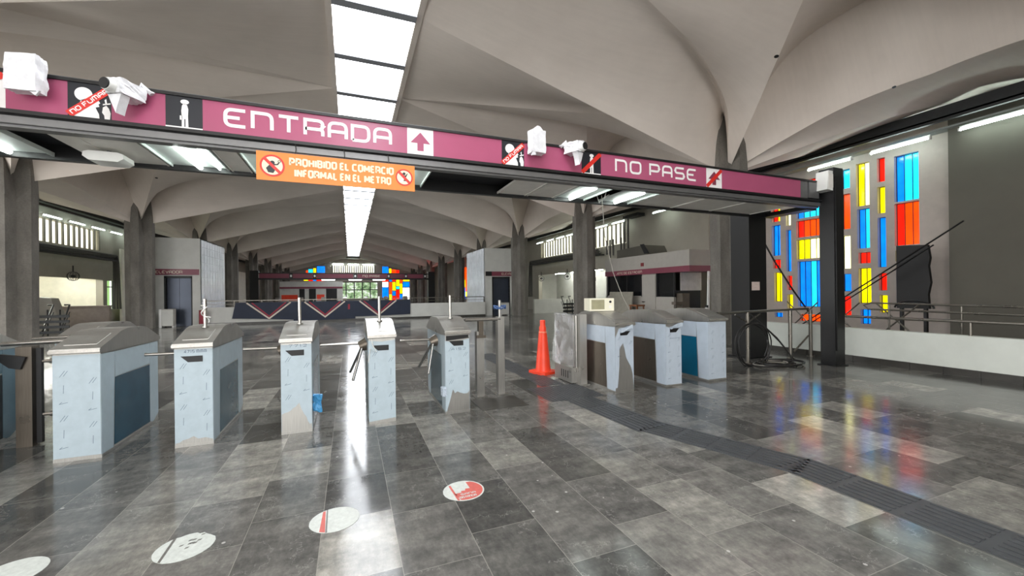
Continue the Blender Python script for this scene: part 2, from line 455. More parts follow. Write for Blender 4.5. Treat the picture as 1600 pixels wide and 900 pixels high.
def text_mesh(name, body, x0, x1, z0, z1, y, mat, parent, bold=0.0, shear=0.0):
    cu = bpy.data.curves.new(name, 'FONT'); cu.body = body; cu.size = 1.0; cu.offset = bold; cu.shear = shear
    tmp = bpy.data.objects.new(name, cu); COL.objects.link(tmp)
    dg = bpy.context.evaluated_depsgraph_get()
    me = bpy.data.meshes.new_from_object(tmp.evaluated_get(dg))
    bpy.data.objects.remove(tmp)
    xs = [v.co.x for v in me.vertices]; ys = [v.co.y for v in me.vertices]
    ax, bx, ay, by = min(xs), max(xs), min(ys), max(ys)
    for v in me.vertices:
        X = x0 + (v.co.x - ax) / (bx - ax) * (x1 - x0); Z = z0 + (v.co.y - ay) / (by - ay) * (z1 - z0)
        v.co = (X, y, Z)
    me.materials.clear(); me.materials.append(mat)
    o = bpy.data.objects.new(name, me); COL.objects.link(o); o.parent = parent
    return o
def disc(cx, cz, rx, rz=None, n=28, a0=0, a1=360):
    rz = rz or rx
    return [(cx + rx * math.cos(R(a0 + (a1 - a0) * k / n)), cz + rz * math.sin(R(a0 + (a1 - a0) * k / n))) for k in range(n if a1 - a0 == 360 else n + 1)]
def ring_face(mb, cx, cz, r0, r1, y, n=32):
    vs = []
    for k in range(n):
        t = 2 * math.pi * k / n
        vs += [(cx + r0 * math.cos(t), y, cz + r0 * math.sin(t)), (cx + r1 * math.cos(t), y, cz + r1 * math.sin(t))]
    mb.add(vs, [(2 * k, 2 * k + 1, (2 * k + 3) % (2 * n), (2 * k + 2) % (2 * n)) for k in range(n)])

# ================================================================== STRUCTURE
XR, XL = 9.8, -8.8           # column rows
YC = [8.25 + 7.5 * k for k in range(-2, 9)]
HB = 3.75
YEND = 72.0
CR0, CR1 = -0.27, 1.29       # skylight slot

b = MB(); b.box((-20, -8, -0.3), (20, 80, 0)); struct(b.build('floor', M['floor']), 'grey polished marble slab floor of the whole hall', 'floor')

# ---- vault: lobes between keels that radiate from every column
def smooth_curve(pts, n):
    """Catmull-Rom through pts, resampled to n+1 points"""
    P = [Vector(p) for p in pts]
    if len(P) == 2: return [P[0].lerp(P[1], k / n) for k in range(n + 1)]
    out = []; m = len(P) - 1
    lens = [0.0]
    for i in range(m): lens.append(lens[-1] + (P[i + 1] - P[i]).length)
    for k in range(n + 1):
        s = (k / n) ** 1.25 * lens[-1]
        i = 0
        while i < m - 1 and s > lens[i + 1]: i += 1
        t = (s - lens[i]) / (lens[i + 1] - lens[i])
        p0 = P[i - 1] if i else P[0] * 2 - P[1]; p3 = P[i + 2] if i + 2 <= m else P[m] * 2 - P[m - 1]
        p1, p2 = P[i], P[i + 1]
        out.append(0.5 * ((2 * p1) + (p2 - p0) * t + (2 * p0 - 5 * p1 + 4 * p2 - p3) * t * t + (3 * p1 - p0 - 3 * p2 + p3) * t ** 3))
    return out
UMAX = XR - CR1
NC = 28
CURVES = [
    [(0, 0, 4.65), (UMAX, 0, 7.03)],                                                             # keel across the hall
    [(0, 0, 4.70), (.35, .30, 5.37), (.8, .70, 5.9), (1.25, .95, 6.22), (2.06, 1.32, 6.48), (3.0, 1.75, 6.62), (4.85, 2.4, 6.76), (UMAX, HB, 7.08)],
    [(0, 0, 4.72), (2.15, HB, 7.25)],                                                            # slanting keel
    [(0, 0, 4.74), (0, .30, 5.3), (-.1, .7, 6.1), (-.2, 1.0, 6.75), (-.3, 1.5, 7.25), (-.3, 2.05, 7.45), (-.3, 2.8, 7.5), (-.3, HB, 7.5)],
    [(0, 0, 4.70), (-.42, .8, 5.13), (-.75, 1.6, 5.48), (-.92, 2.3, 5.68), (-1.1, 3.1, 5.79), (-1.2, HB, 5.81)],
    [(0, 0, 4.66), (-2.2, 2.1, 5.55), (-4.0, HB, 5.98)],
    [(0, 0, 4.65), (-4.0, 0, 5.78)],
]
BULGE = [0.16, 0.05, 0.06, 0.05, 0.08, 0.08]
CRV = [smooth_curve(c, NC) for c in CURVES]
def vault():
    mb = MB()
    NV = [18, 8, 5, 6, 6, 6]
    for row, sx in ((XR, -1), (XL, 1)):
        for cy in YC:
            for sy in (-1, 1):
                for ci in range(len(CRV) - 1):
                    A, B = CRV[ci], CRV[ci + 1]; nv = NV[ci]; grid = []
                    for i in range(NC + 1):
                        t = i / NC
                        rowp = []
                        for j in range(nv + 1):
                            v = j / nv
                            if ci == 0: v = 1 - (1 - v) ** 2
                            p = A[i].lerp(B[i], v)
                            z = p.z + BULGE[ci] * 4 * v * (1 - v) * min(1.0, 3 * t) * (1 - t) * 1.5
                            if ci == 0: z += 4 * v * (1 - v) * 1.5 * math.exp(-11 * t) + 17.65 * v ** 6 * (1 - v) * (1.3 * math.exp(-5.5 * t) + .2 * (1 - t) * min(1, 4 * t))
                            if ci == 3: z += 6.75 * v * v * (1 - v) * .0
                            rowp.append((row + sx * p.x, cy + sy * p.y, z))
                        grid.append(rowp)
                    vs = [q for r_ in grid for q in r_]
                    w = nv + 1
                    mb.add(vs, [(i * w + j, i * w + j + 1, (i + 1) * w + j + 1, (i + 1) * w + j) for i in range(NC) for j in range(nv)])
    me_o = mb.build('ceiling', M['vault'])
    bm = bmesh.new(); bm.from_mesh(me_o.data)
    bmesh.ops.remove_doubles(bm, verts=bm.verts, dist=0.002)
    bmesh.ops.dissolve_degenerate(bm, edges=bm.edges, dist=0.0005)
    for f in bm.faces: f.smooth = True
    for e in bm.edges:
        if len(e.link_faces) == 2 and e.calc_face_angle(0) > R(13): e.smooth = False
    bm.to_mesh(me_o.data); bm.free()
    return me_o
ceil_o = struct(vault(), 'pale folded concrete vault ceiling', 'ceiling')
from mathutils.bvhtree import BVHTree
_bvh = BVHTree.FromPolygons([v.co for v in ceil_o.data.vertices], [tuple(p.vertices) for p in ceil_o.data.polygons])
for k, (hx, hy) in enumerate(((8.36, 5.83), (10.93, 5.05), (-3.18, 7.94), (3.3, 8.12), (-7.35, 20.9))):
    hit = _bvh.ray_cast(Vector((hx, hy, 0)), Vector((0, 0, 1)))
    if hit[0] is None: continue
    nrm = hit[1] if hit[1].z < 0 else -hit[1]
    q = nrm.to_track_quat('Z', 'Y'); m = MB()
    m.add([hit[0] + nrm * .004 + q @ Vector((.05 * math.cos(a), .035 * math.sin(a), 0)) for a in [i * math.pi / 8 for i in range(16)]] + [hit[0] - nrm * .01 + q @ Vector((.05 * math.cos(a), .035 * math.sin(a), 0)) for a in [i * math.pi / 8 for i in range(16)]],
          [tuple(range(16)), tuple(range(16, 32))] + [(i, (i + 1) % 16, 16 + (i + 1) % 16, 16 + i) for i in range(16)])
    struct(m.build('trim_%d' % (11 + k), M['black']), 'small dark drain hole in the vault, %s one' % ('first', 'second', 'third', 'fourth', 'fifth')[k], 'drain hole')

# skylight slot: curb walls, cross bars, roof slab outside and one pane per opening
b = MB()
Y0S, Y1S = YC[0], 64.6
b.box((CR0 - .12, Y0S, 6.98), (CR0, YEND, 7.5)); b.box((CR1, Y0S, 6.98), (CR1 + .12, YEND, 7.5))
BARS = [10.1 + 1.875 * k for k in range(-9, 30)]
b.box((CR0, Y1S, 6.98), (CR1, YEND, 7.1))
struct(b.build('ceiling_trim', M['vault']), 'concrete curb and cross bars of the skylight strip', 'trim')
b = MB()
for yb in BARS: b.box((CR0, yb - .10, 6.94), (CR1, yb + .10, 7.10))
struct(b.build('ceiling_bars', simple('grey skylight cross bars', (140, 143, 148), .7, var=.05)), 'grey cross bars between the skylight panes', 'trim')
pane = MB(); pane.box((CR0, -.81, 7.07), (CR1, .81, 7.10))
pane_o = None
for k, yb in enumerate(BARS[:-1]):
    yc = yb + 0.9375
    if yc > Y1S: break
    if pane_o is None:
        pane_o = pane.build('window_1', M['sky_pane']); o = pane_o
    else:
        o = pane_o.copy(); COL.objects.link(o); o.name = 'window_%d' % (k + 1)
    o.location = (0, yc, 0); struct(o, 'bright skylight pane in the ceiling strip', 'window'); o['group'] = 'skylight panes'
# dark recess ring at the far end of the strip
b = MB(); b.lathe([(0.9, 6.84), (1.0, 6.86), (1.0, 6.98)], (0.5, 67.2), 24); struct(b.build('trim_1', M['beam_dark']), 'dark oval recess in the vault past the last skylight pane', 'trim')
# outer roof shell over the vault so that daylight enters only where the building lets it
b = MB()
b.box((-13.2, YC[0] - HB, 7.75), (CR0 - .1, YEND, 7.95)); b.box((CR1 + .1, YC[0] - HB, 7.75), (14.2, YEND, 7.95))
struct(b.build('roof', M['wall_shaded']), 'roof slab above the vaults', 'roof')

# ---- columns: cross shaped shaft with four fins that taper up into the vault
def column_mesh():
    mb = MB()
    # shaft: eight pointed plan, slightly narrower at the foot
    def sect(r1, r2):
        pts = []
        for k in range(4):
            a = R(90 * k)
            for da, rr in ((-17, r1), (17, r1), (45, r2)):
                t = a + R(da); pts.append((rr * math.cos(t), rr * math.sin(t)))
        return pts
    levels = [(0.0, .50, .34), (2.0, .51, .34), (4.2, .52, .34), (4.55, .52, .22)]
    rings = [[(x, y, z) for x, y in sect(r1, r2)] for z, r1, r2 in levels]
    n = 12; vs = [p for r_ in rings for p in r_]; fs = []
    for i in range(len(rings) - 1):
        for k in range(n):
            a = i * n + k; c = i * n + (k + 1) % n; fs.append((a, c, c + n, a + n))
    fs.append(tuple(range(n))[::-1]); fs.append(tuple((len(rings) - 1) * n + k for k in range(n)))
    mb.add(vs, fs)
    for k in range(4):
        a = R(90 * k); c, s_ = math.cos(a), math.sin(a)
        prof = [(0.0, 4.3, .16), (.50, 4.3, .16), (.49, 4.9, .14), (.46, 5.5, .11), (.43, 6.2, .07), (.40, 6.7, .05), (0.0, 6.9, .04)]
        vs = []
        for side in (-1, 1):
            for r_, z, th in prof: vs.append((c * r_ - s_ * th * side, s_ * r_ + c * th * side, z))
        m_ = len(prof)
        mb.add(vs, [tuple(range(m_)), tuple(range(m_, 2 * m_))[::-1]] + [(i, (i + 1) % m_, m_ + (i + 1) % m_, m_ + i) for i in range(m_)])
    return mb
col_o = None
for row, side in ((XR, 'right'), (XL, 'left')):
    for k, cy in enumerate(YC):
        if cy < -1 and True: pass
        if col_o is None: col_o = column_mesh().build('column', M['column']); o = col_o
        else: o = col_o.copy(); COL.objects.link(o)
        o.location = (row, cy, 0)
        struct(o, 'grey concrete column, number %d of the %s row counted from the gantry end' % (k, side), 'column')

b = MB(); b.box((2.5, -12.2, 0), (14.2, -12, 7.8)); struct(b.build('wall_light_block', M['wall_shaded']), 'unseen wall added behind the viewer to block light from the right half of the hall', 'wall')  # out of view, added to keep light off the right vault
# ---- right hand side: parapet, stained glass wall, plain wall, beam
b = MB(); b.box((9.5, -3, 0), (9.68, 7.75, .67)); struct(b.build('wall_low_right', M['parapet']), 'low pale plastered parapet wall on the right', 'wall')
b = MB()
for k in range(24):
    y0 = -3 + k * .45
    if y0 + .44 <= 7.75: b.box((9.475, y0, 0), (9.5, y0 + .443, .115))
struct(b.build('baseboard_right', M['base']), 'dark stone skirting at the foot of the right parapet', 'baseboard')

XG = 14.0
WIN = []   # stained glass panes: y0,y1,z0,z1, code per strip from near to far
def win(y0, y1, z0, z1, code): WIN.append((y0, y1, z0, z1, code))
win(5.97, 6.49, 3.83, 5.09, 'ccb'); win(5.97, 6.49, 2.63, 3.80 - .02, 'oor')
win(6.70, 6.88, 4.48, 5.15, 'r'); win(6.70, 6.88, 3.59, 4.34, 'y'); win(6.69, 6.88, 2.06, 3.47, 'b'); win(6.68, 6.86, 1.40, 1.89, 'r'); win(6.67, 6.85, .77, 1.27, 'y')
win(7.07, 7.40, 3.89, 5.15, 'wy'); win(7.07, 7.38, 2.64, 3.80, 'cb'); win(7.06, 7.36, 2.20, 2.52, 'rr'); win(7.05, 7.36, 1.03, 2.06, 'yy'); win(7.07, 7.32, .42, .85, 'bb')
win(7.56, 8.02, 4.5, 5.08, 'cc'); win(7.56, 8.02, 3.27, 4.33, 'oo'); win(7.56, 8.02, 2.06, 3.07, 'wy'); win(7.55, 8.02, 1.38, 1.91, 'bb'); win(7.56, 8.02, .62, 1.23, 'rr')
win(8.40, 9.15, 3.82, 4.24, 'cccb'); win(8.40, 9.15, 3.19, 3.74, 'ooor'); win(8.40, 9.15, 2.46, 3.11, 'wwyy'); win(8.40, 9.12, .88, 2.38, 'bcbb'); win(8.42, 9.06, .40, .63, 'ooo')
win(8.40, 9.15, 4.40, 5.05, 'rryy')
win(9.33, 9.50, 2.07, 3.49, 'b'); win(9.31, 9.48, 1.43, 1.92, 'r'); win(9.29, 9.48, .80, 1.28, 'y'); win(9.33, 9.50, 3.65, 4.2, 'w'); win(9.33, 9.50, 4.35, 5.0, 'c')
win(9.70, 10.0, 2.65, 3.72, 'bb'); win(9.70, 9.98, 2.20, 2.51, 'rr'); win(9.66, 9.94, 1.03, 2.05, 'yy'); win(9.65, 9.93, .48, .64, 'bb'); win(9.70, 10.0, 3.85, 5.0, 'yr')
win(6.42, 6.47, .90, 2.06, 'b'); win(6.41, 6.48, 2.20, 2.5, 'y'); win(5.97, 6.30, 1.2, 2.45, 'by')
win(10.3, 10.9, 3.2, 5.0, 'rbc'); win(10.3, 10.9, 1.2, 3.0, 'yyb'); win(11.2, 11.6, 2.0, 4.8, 'rr'); win(11.2, 11.6, .7, 1.8, 'cc')
def wall_with_holes(name, mat, fixed, rects, u0, u1, z0, z1, thick, axis, sgn):
    """solid wall in plane axis=fixed; holes cut on a grid; thickness goes to +sgn"""
    us = sorted({u0, u1} | {r[0] for r in rects} | {r[1] for r in rects}); zs = sorted({z0, z1} | {r[2] for r in rects} | {r[3] for r in rects})
    mb = MB()
    def hole(u, z): return any(r[0] < u < r[1] and r[2] < z < r[3] for r in rects)
    for i in range(len(us) - 1):
        j = 0
        while j < len(zs) - 1:
            um = (us[i] + us[i + 1]) / 2
            if hole(um, (zs[j] + zs[j + 1]) / 2): j += 1; continue
            k = j
            while k < len(zs) - 1 and not hole(um, (zs[k] + zs[k + 1]) / 2): k += 1
            if axis == 'x': mb.box((fixed, us[i], zs[j]), (fixed + sgn * thick, us[i + 1], zs[k]))
            else: mb.box((us[i], fixed, zs[j]), (us[i + 1], fixed + sgn * thick, zs[k]))
            j = k
    return mb.build(name, mat)
struct(wall_with_holes('wall_right', M['wall_conc'], XG, WIN, 5.29, 12.6, -0.0, 6.0, .22, 'x', 1), 'grey concrete wall pierced by the stained glass panes on the right', 'wall')
WNAME = {'b': 'blue', 'c': 'light blue', 'r': 'red', 'o': 'orange red', 'y': 'yellow', 'w': 'pale yellow'}
nwin = 100
for (y0, y1, z0, z1, code) in WIN:
    n = len(code); mb = MB(); fr = MB()
    for k, ch in enumerate(code):
        a = y0 + (y1 - y0) * k / n; c = y0 + (y1 - y0) * (k + 1) / n
        mb.use(GL[ch]); mb.box((XG + .13, a, z0), (XG + .15, c, z1))
    t = .012
    for k in range(n + 1):
        yy = y0 + (y1 - y0) * k / n; yy = min(max(yy, y0 + t / 2), y1 - t / 2)
        fr.box((XG + .105, yy - t / 2, z0), (XG + .13, yy + t / 2, z1))
    fr.box((XG + .105, y0, z0), (XG + .13, y1, z0 + t)); fr.box((XG + .105, y0, z1 - t), (XG + .13, y1, z1))
    nwin += 1
    o = mb.build('window_%d' % nwin)
    struct(o, '%s stained glass pane in the right wall %.1f m up and %.1f m along' % (WNAME[code[0]], (z0 + z1) / 2, y0), 'window')
    fr.build('window_frame', M['black_metal'], o)
# plain wall toward the camera and beyond the glass
b = MB(); b.box((13.72, -12, 0), (14.2, 5.29, 6.0)); struct(b.build('wall_right_near', M['wall_shaded']), 'plain plaster wall at the right edge with shade put into its dark tone', 'wall')
b = MB(); b.box((13.85, 12.6, 3.1), (14.2, 17.6, 6.0)); b.box((13.85, 12.6, 0), (14.2, 17.6, 3.1)); struct(b.build('wall_right_middle', M['wall_lit']), 'plain plaster wall above the station booth with lamp light put into its tone', 'wall')
b = MB()
b.box((13.0, -12, 5.46), (13.18, 40, 5.74)); b.box((13.0, -12, 5.40), (13.1, 40, 5.5))
struct(b.build('trim_right', M['beam_dark']), 'dark steel beam along the top of the right wall', 'trim')
b = MB(); b.box((13.02, -4, 5.43), (13.06, 40, 5.5)); b.box((13.56, -12, 5.36), (13.9, 12.6, 5.40))
struct(b.build('trim_right_edge', M['beam_light']), 'light metal edge under the right beam', 'trim')

def tube_light(x, y0, y1, z, label, far=False, grp=None, proto={}, tm=None):
    """bare tube fitting running along Y"""
    L = y1 - y0
    t = thing('tube_light', label, 'lamp', (x, (y0 + y1) / 2, z), 0, grp)
    key = (round(L, 2), far, tm)
    if key not in proto:
        f = MB(); f.box((.01, -L / 2, .035), (.07, L / 2, .085))
        g = MB(); g.tube([(0, -L / 2 + .03, 0), (0, L / 2 - .03, 0)], .022, 10)
        cs = []
        for s_ in (-1, 1):
            c = MB(); cs.append(c)
            c.box((-.03, s_ * L / 2 - .015, -.03), (.06, s_ * L / 2 + .015, .036))
        proto[key] = (f.build('batten', M['plastic_white'], t), g.build('tube', M[tm or ('tube_far' if far else 'tube')], t, 40), *[c.build('end_cap', M['plastic_white'], t) for c in cs])
    else:
        for o in proto[key]:
            q = o.copy(); COL.objects.link(q); q.parent = t
    return t
ORD = ['first', 'second', 'third', 'fourth', 'fifth', 'sixth', 'seventh', 'eighth', 'ninth', 'tenth', 'eleventh', 'twelfth']
for k, (a, c) in enumerate(((3.62, 4.98), (5.5, 6.75), (7.2, 8.4))):
    tube_light(13.42, a, c, 5.19, 'lit tube light on the right beam above the stained glass, %s from the right edge' % ORD[k])
for k, (a, c) in enumerate(((14.2, 15.3), (17.4, 18.5), (18.9, 20.1), (20.6, 21.8), (22.3, 23.5), (23.8, 24.9), (25.3, 26.4), (27.0, 28.1))):
    tube_light(13.3, a, c, 5.1, 'lit tube light over the right louvers, %s past the booth' % ORD[k], True)

# right clerestory louvers, opening with lit passage
def louver_bank(name, x, y0, y1, z0, z1, n, inward, label):
    o = MB(); o.box((x + .28 * -inward, y0, z0), (x + .30 * -inward, y1, z1)); day = o.build(name, M['louver_day'])
    struct(day, label, 'window')
    f = MB(); st = (y1 - y0) / n
    for k in range(n + 1): f.box((x - .06, y0 + k * st - .045, z0), (x + .01, y0 + k * st + .045, z1))
    f.build('louver_fins', M['grille'], day)
    return day
louver_bank('window_201', 13.8, 18.0, 28.4, 4.05, 5.2, 26, -1, 'bright slatted clerestory louvers high on the right beyond the booth')
rects_r = [(18.0, 28.4, 4.05, 5.2), (19.4, 29.0, .55, 2.75)]
struct(wall_with_holes('wall_right_far', M['wall_lit'], 13.85, rects_r, 17.6, 72, 0, 6.0, .3, 'x', 1), 'right wall with louvers and a lit opening beyond the booth', 'wall')
b = MB(); b.box((16.4, 17, 0), (16.6, 31, 3.1)); b.box((14.15, 17, 2.95), (16.6, 31, 3.1)); b.box((14.15, 17, 0), (16.6, 17.2, 3.1)); b.box((14.15, 30.8, 0), (16.6, 31, 3.1))
struct(b.build('wall_passage_right', M['wall_white']), 'pale lit wall of the side passage seen through the right opening', 'wall')
for k in range(4):
    tube_light(15.2, 19.6 + 2.5 * k, 21.2 + 2.5 * k, 2.82, 'unseen tube added to light the right side passage, %s from the booth' % ORD[k], True, tm='tube_fill')

# ---- left side wall, louvers, opening
XW = -12.5
rects_l = [(21.0, 28.6, 3.95, 5.0), (22.0, 28.9, .05, 2.40), (29.3, 30.3, .75, 2.35), (30.9, 32.4, .75, 2.35)]
struct(wall_with_holes('wall_left', M['wall_lit'], XW - .05, rects_l, 17, 72, 0, 6.0, .3, 'x', -1), 'left wall with clerestory louvers and a lit opening', 'wall')
louver_bank('window_202', XW - .05, 21.0, 28.6, 3.95, 5.0, 18, 1, 'bright slatted clerestory louvers high on the left wall')
b = MB(); b.box((XW + .0, -4, 5.55), (XW + .45, 60, 5.7)); b.box((XW + .3, -4, 5.36), (XW + .42, 60, 5.46))
struct(b.build('trim_left', M['beam_dark']), 'dark steel beam along the top of the left wall', 'trim')
b = MB(); b.box((XW + .38, -4, 5.7), (XW + .5, 60, 5.82)); struct(b.build('trim_left_edge', M['beam_light']), 'pale strip painted as the lit top of the left beam', 'trim')  # pale colour stands in for light falling on the beam top
for k in range(6):
    y = 23.4 + 1.75 * k
    tube_light(XW + .35, y, y + 1.25, 5.0, 'lit tube light over the left louvers, %s from the gantry side' % ORD[k], True)
b = MB(); b.box((XW - 3.2, 19, 0), (XW - 3.0, 29.1, 3.0)); b.box((XW - 3.2, 19, 2.7), (XW - .35, 29.1, 3.0)); b.box((XW - 3.2, 18.8, 0), (XW - .35, 19, 3.0)); b.box((XW - 3.2, 29.0, 0), (XW - .35, 29.15, 3.0))
struct(b.build('wall_passage_left', M['wall_cream']), 'cream lit wall of the side passage seen through the left opening', 'wall')
for k in range(3):
    tube_light(XW - .7, 22.4 + 2.2 * k, 24.0 + 2.2 * k, 2.5, 'unseen tube added to light the left side passage, %s from the near column' % ORD[k], True, tm='tube_fill')
for k, (a, c) in enumerate(((29.3, 30.3), (30.9, 32.4))):
    b = MB(); b.use(M['gap_day']); b.box((XW - .3, a, .75), (XW - .28, c, 2.35)); b.use(M['green_day']); b.box((XW - .28, a + .35 * (c - a), .75), (XW - .27, a + .75 * (c - a), 2.35))
    o = struct(b.build('window_%d' % (203 + k)), 'bright garden window in the left wall, %s past the cream opening' % ORD[k], 'window')
    f = MB(); f.box((XW - .26, a, 1.98), (XW - .2, c, 2.03)); f.box((XW - .26, a, .75), (XW - .2, a + .05, 2.35)); f.box((XW - .26, c - .05, .75), (XW - .2, c, 2.35)); f.build('window_frame', M['black_metal'], o)

# ---- parapet across the hall, elevators, far end wall
b = MB(); b.box((-6.75, 23.9, 0), (7.75, 24.1, .86))
struct(b.build('wall_low_middle', M['wall_white']), 'low white parapet wall across the middle of the hall', 'wall')
b = MB(); b.box((-6.75, 23.88, 0), (7.75, 23.9, .1)); struct(b.build('baseboard_middle', M['base']), 'dark skirting of the middle parapet', 'baseboard')
b = MB(); b.box((-12.4, 24.2, 0), (-10.3, 24.4, 1.0)); b.box((-12.4, 24.15, 1.0), (-10.3, 24.45, 1.06))
struct(b.build('wall_low_left', simple('pinkish grey parapet', (158, 146, 138), 0.7)), 'pinkish grey parapet beside the left stairs', 'wall')
b = MB(); b.box((11.4, 24.6, 0), (14.0, 24.8, .95)); struct(b.build('wall_low_stairs', M['wall_white']), 'grey parapet between the right columns', 'wall')

FARW = [('b', 5.06, 6.04, 4.8, 5.9), ('y', 6.14, 6.52, 4.81, 5.57), ('o', 6.6, 7.25, 4.81, 5.4), ('r', 7.3, 7.83, 4.81, 5.33), ('r', 5.05, 6.02, 3.38, 4.05), ('n', 5.04, 6.01, 2.46, 3.29), ('b', 5.02, 6.0, 0.7, 2.37), ('b', 6.17, 6.59, 3.38, 4.05), ('o', 6.15, 6.58, 1.27, 3.26), ('y', 6.14, 6.56, 0.26, 1.18), ('r', 6.69, 7.21, 3.37, 4.05), ('y', 6.68, 7.2, 1.86, 3.26), ('b', 6.67, 7.18, 1.01, 1.68), ('r', 6.66, 7.17, 0.25, 0.89), ('y', 7.3, 7.83, 2.61, 4.05), ('c', 7.3, 7.81, 2.1, 2.51), ('r', 7.28, 7.81, 0.41, 1.96), ('o', 7.9, 8.31, 3.12, 4.05), ('y', 7.88, 8.3, 1.33, 3.01), ('b', 7.87, 8.28, 0.4, 1.21), ('y', 8.42, 9.52, 3.42, 4.05), ('b', 8.41, 9.51, 2.43, 3.28), ('n', 8.38, 9.5, 0.36, 2.29), ('b', -4.84, -3.7, 4.8, 5.83), ('y', -5.38, -5.0, 4.8, 5.5), ('c', -6.09, -5.47, 4.8, 5.34), ('o', -6.42, -6.14, 4.79, 5.17), ('y', -6.76, -6.15, 3.51, 4.03), ('r', -6.07, -5.48, 3.48, 4.03), ('b', -5.42, -4.99, 3.48, 4.03), ('r', -4.92, -3.84, 3.48, 4.03)]
YF = 71.4
holes = [(r[1], r[2], r[3], r[4]) for r in FARW] + [(-2.59, 3.85, 4.85, 5.98), (-3.1, 4.3, .35, 3.3)]
struct(wall_with_holes('wall_back', M['wall_conc'], YF, holes, -16, 16, 0, 7.6, .25, 'y', 1), 'far end wall of the hall with colored panes and windows', 'wall')
WN2 = dict(WNAME); WN2['n'] = 'clear'
for k, (ch, x0, x1, z0, z1) in enumerate(FARW):
    b = MB(); b.box((x0, YF + .12, z0), (x1, YF + .14, z1))
    o = struct(b.build('window_%d' % (301 + k), GL[ch]), '%s pane in the far end wall, %.1f m up, %.1f m across' % (WN2[ch], (z0 + z1) / 2, x0), 'window')
b = MB(); b.box((-2.6, YF + .18, 4.85), (3.86, YF + .2, 5.98)); o = struct(b.build('window_351', M['louver_day']), 'bright slatted louvers high in the far end wall', 'window')
f = MB()
for k in range(21): f.box((-2.59 + k * .322 - .08, YF - .04, 4.85), (-2.59 + k * .322 + .08, YF + .12, 5.98))
f.build('louver_fins', M['grille'], o)
def garden():
    k = NT('bright garden beyond far windows'); p = k.pos()
    f = k.noise(p, 1.6, 6, 0.7); g = k.noise(p, 5.0, 4, 0.6)
    c = k.ramp(f, [(0.35, lin((70, 100, 66))), (0.5, lin((160, 190, 140))), (0.62, lin((244, 248, 244)))])
    k.l(c, k.b.inputs['Emission Color']); k.l(c, k.b.inputs['Base Color']); k.b.inputs['Emission Strength'].default_value = 0.42
    return k.m
b = MB(); b.box((-3.1, YF + .2, .35), (4.3, YF + .22, 3.3)); o = struct(b.build('window_352', garden()), 'wide far window grid with garden beyond it', 'window')
f = MB()
for x in (-3.1, -1.9, -.68, .55, 1.8, 3.05, 4.25): f.box((x, YF + .02, .35), (x + .16, YF + .14, 3.3))
for z in (.35, 1.95, 3.22): f.box((-3.1, YF + .02, z), (4.3, YF + .14, z + .14))
f.build('window_frame', M['black_metal'], o)
for k in range(3):
    x0 = (-2.58, -.27, 2.0)[k]
    t = thing('tube_light', 'lit tube fitting above the far louvers, %s from their left end' % ORD[k], 'lamp', (x0 + .82, YF - .25, 6.2))
    m_ = MB(); m_.box((-.82, -.08, .04), (.82, .08, .12)); m_.build('batten', M['plastic_white'], t)
    m_ = MB(); m_.tube([(-.8, 0, 0), (.8, 0, 0)], .05, 10); m_.build('tube', M['tube'], t)

# yellow lit side walls between far left columns and right stained glass strip
b = MB(); b.box((-12.3, 30.0, 0), (-12.2, 68, 4.2)); struct(b.build('wall_left_far', M['wall_cream']), 'cream wall seen between the far left columns', 'wall')
FS = [('r', 32.2, 33.3, 2.6, 4.6), ('o', 33.5, 34.2, 1.6, 4.6), ('y', 33.5, 34.2, .9, 1.5), ('b', 31.0, 31.9, 1.5, 2.4), ('r', 31.0, 31.9, 2.6, 4.5), ('y', 32.2, 33.3, 1.9, 2.5), ('r', 32.2, 33.3, .6, 1.7), ('b', 34.5, 35.2, .6, 2.0), ('y', 34.5, 35.2, 2.1, 3.0), ('o', 34.5, 35.2, 3.1, 4.6), ('o', 31.0, 31.9, .6, 1.4), ('b', 29.9, 30.8, .6, 1.8), ('r', 29.9, 30.8, 1.9, 4.4), ('b', 35.5, 36.3, .6, 1.8), ('y', 35.5, 36.3, 1.9, 2.6), ('o', 35.5, 36.3, 2.7, 4.5)]
for k, (ch, y0, y1, z0, z1) in enumerate(FS):
    y0 = 46.6 + (y0 - 29.9) * .9; y1 = 46.6 + (y1 - 29.9) * .9
    b = MB(); b.box((13.7, y0, z0), (13.84, y1, z1))
    struct(b.build('window_%d' % (401 + k), GL[ch]), '%s pane of the stained strip behind the right elevator, %.1f m up, %.1f m along' % (WNAME[ch], z0, y0), 'window')

# ================================================================== ENTRANCE GANTRY
GY = 5.1
g = thing('entrance_gantry', 'long pink and black header with ENTRADA and NO PASE lettering over the turnstiles', 'gantry', (0, GY, 0))
ZP0, ZP1 = 3.20, 3.525
XA, XB = -3.9, 8.54
def slope(x): return 0.004 * (x + 3)       # the header sags a touch at its left end
m = MB(); m.hexa([(XA, -.03, ZP1 + .03), (XB, -.03, ZP1 + .03), (XB, .3, ZP1 + .03), (XA, .3, ZP1 + .03), (XA, -.03, ZP1), (XB, -.03, ZP1), (XB, .3, ZP1), (XA, .3, ZP1)])
m.v = [(x, y, z + .0) for x, y, z in m.v]
m.build('top_rail', M['black_metal'], g)
m = MB(); m.box((XA, -.012, ZP1 + .03), (XB, .28, ZP1 + .042)); m.build('top_edge', M['grey_trim'], g)
m = MB(); m.box((XA, -.03, ZP0 - .035), (XB, .05, ZP0)); m.build('bottom_rail', M['black_metal'], g)
m = MB(); m.box((XA, .05, 3.06), (XB, .16, ZP0 - .035)); m.box((XA, .01, 3.085), (XB, .05, 3.15)); m.build('front_beam', M['grey_trim'], g)
m = MB(); m.box((XA, .16, 3.20), (XB, 1.05, 3.30)); m.box((XA, .02, ZP0), (XB, .16, ZP1)); m.build('housing', M['housing'], g)
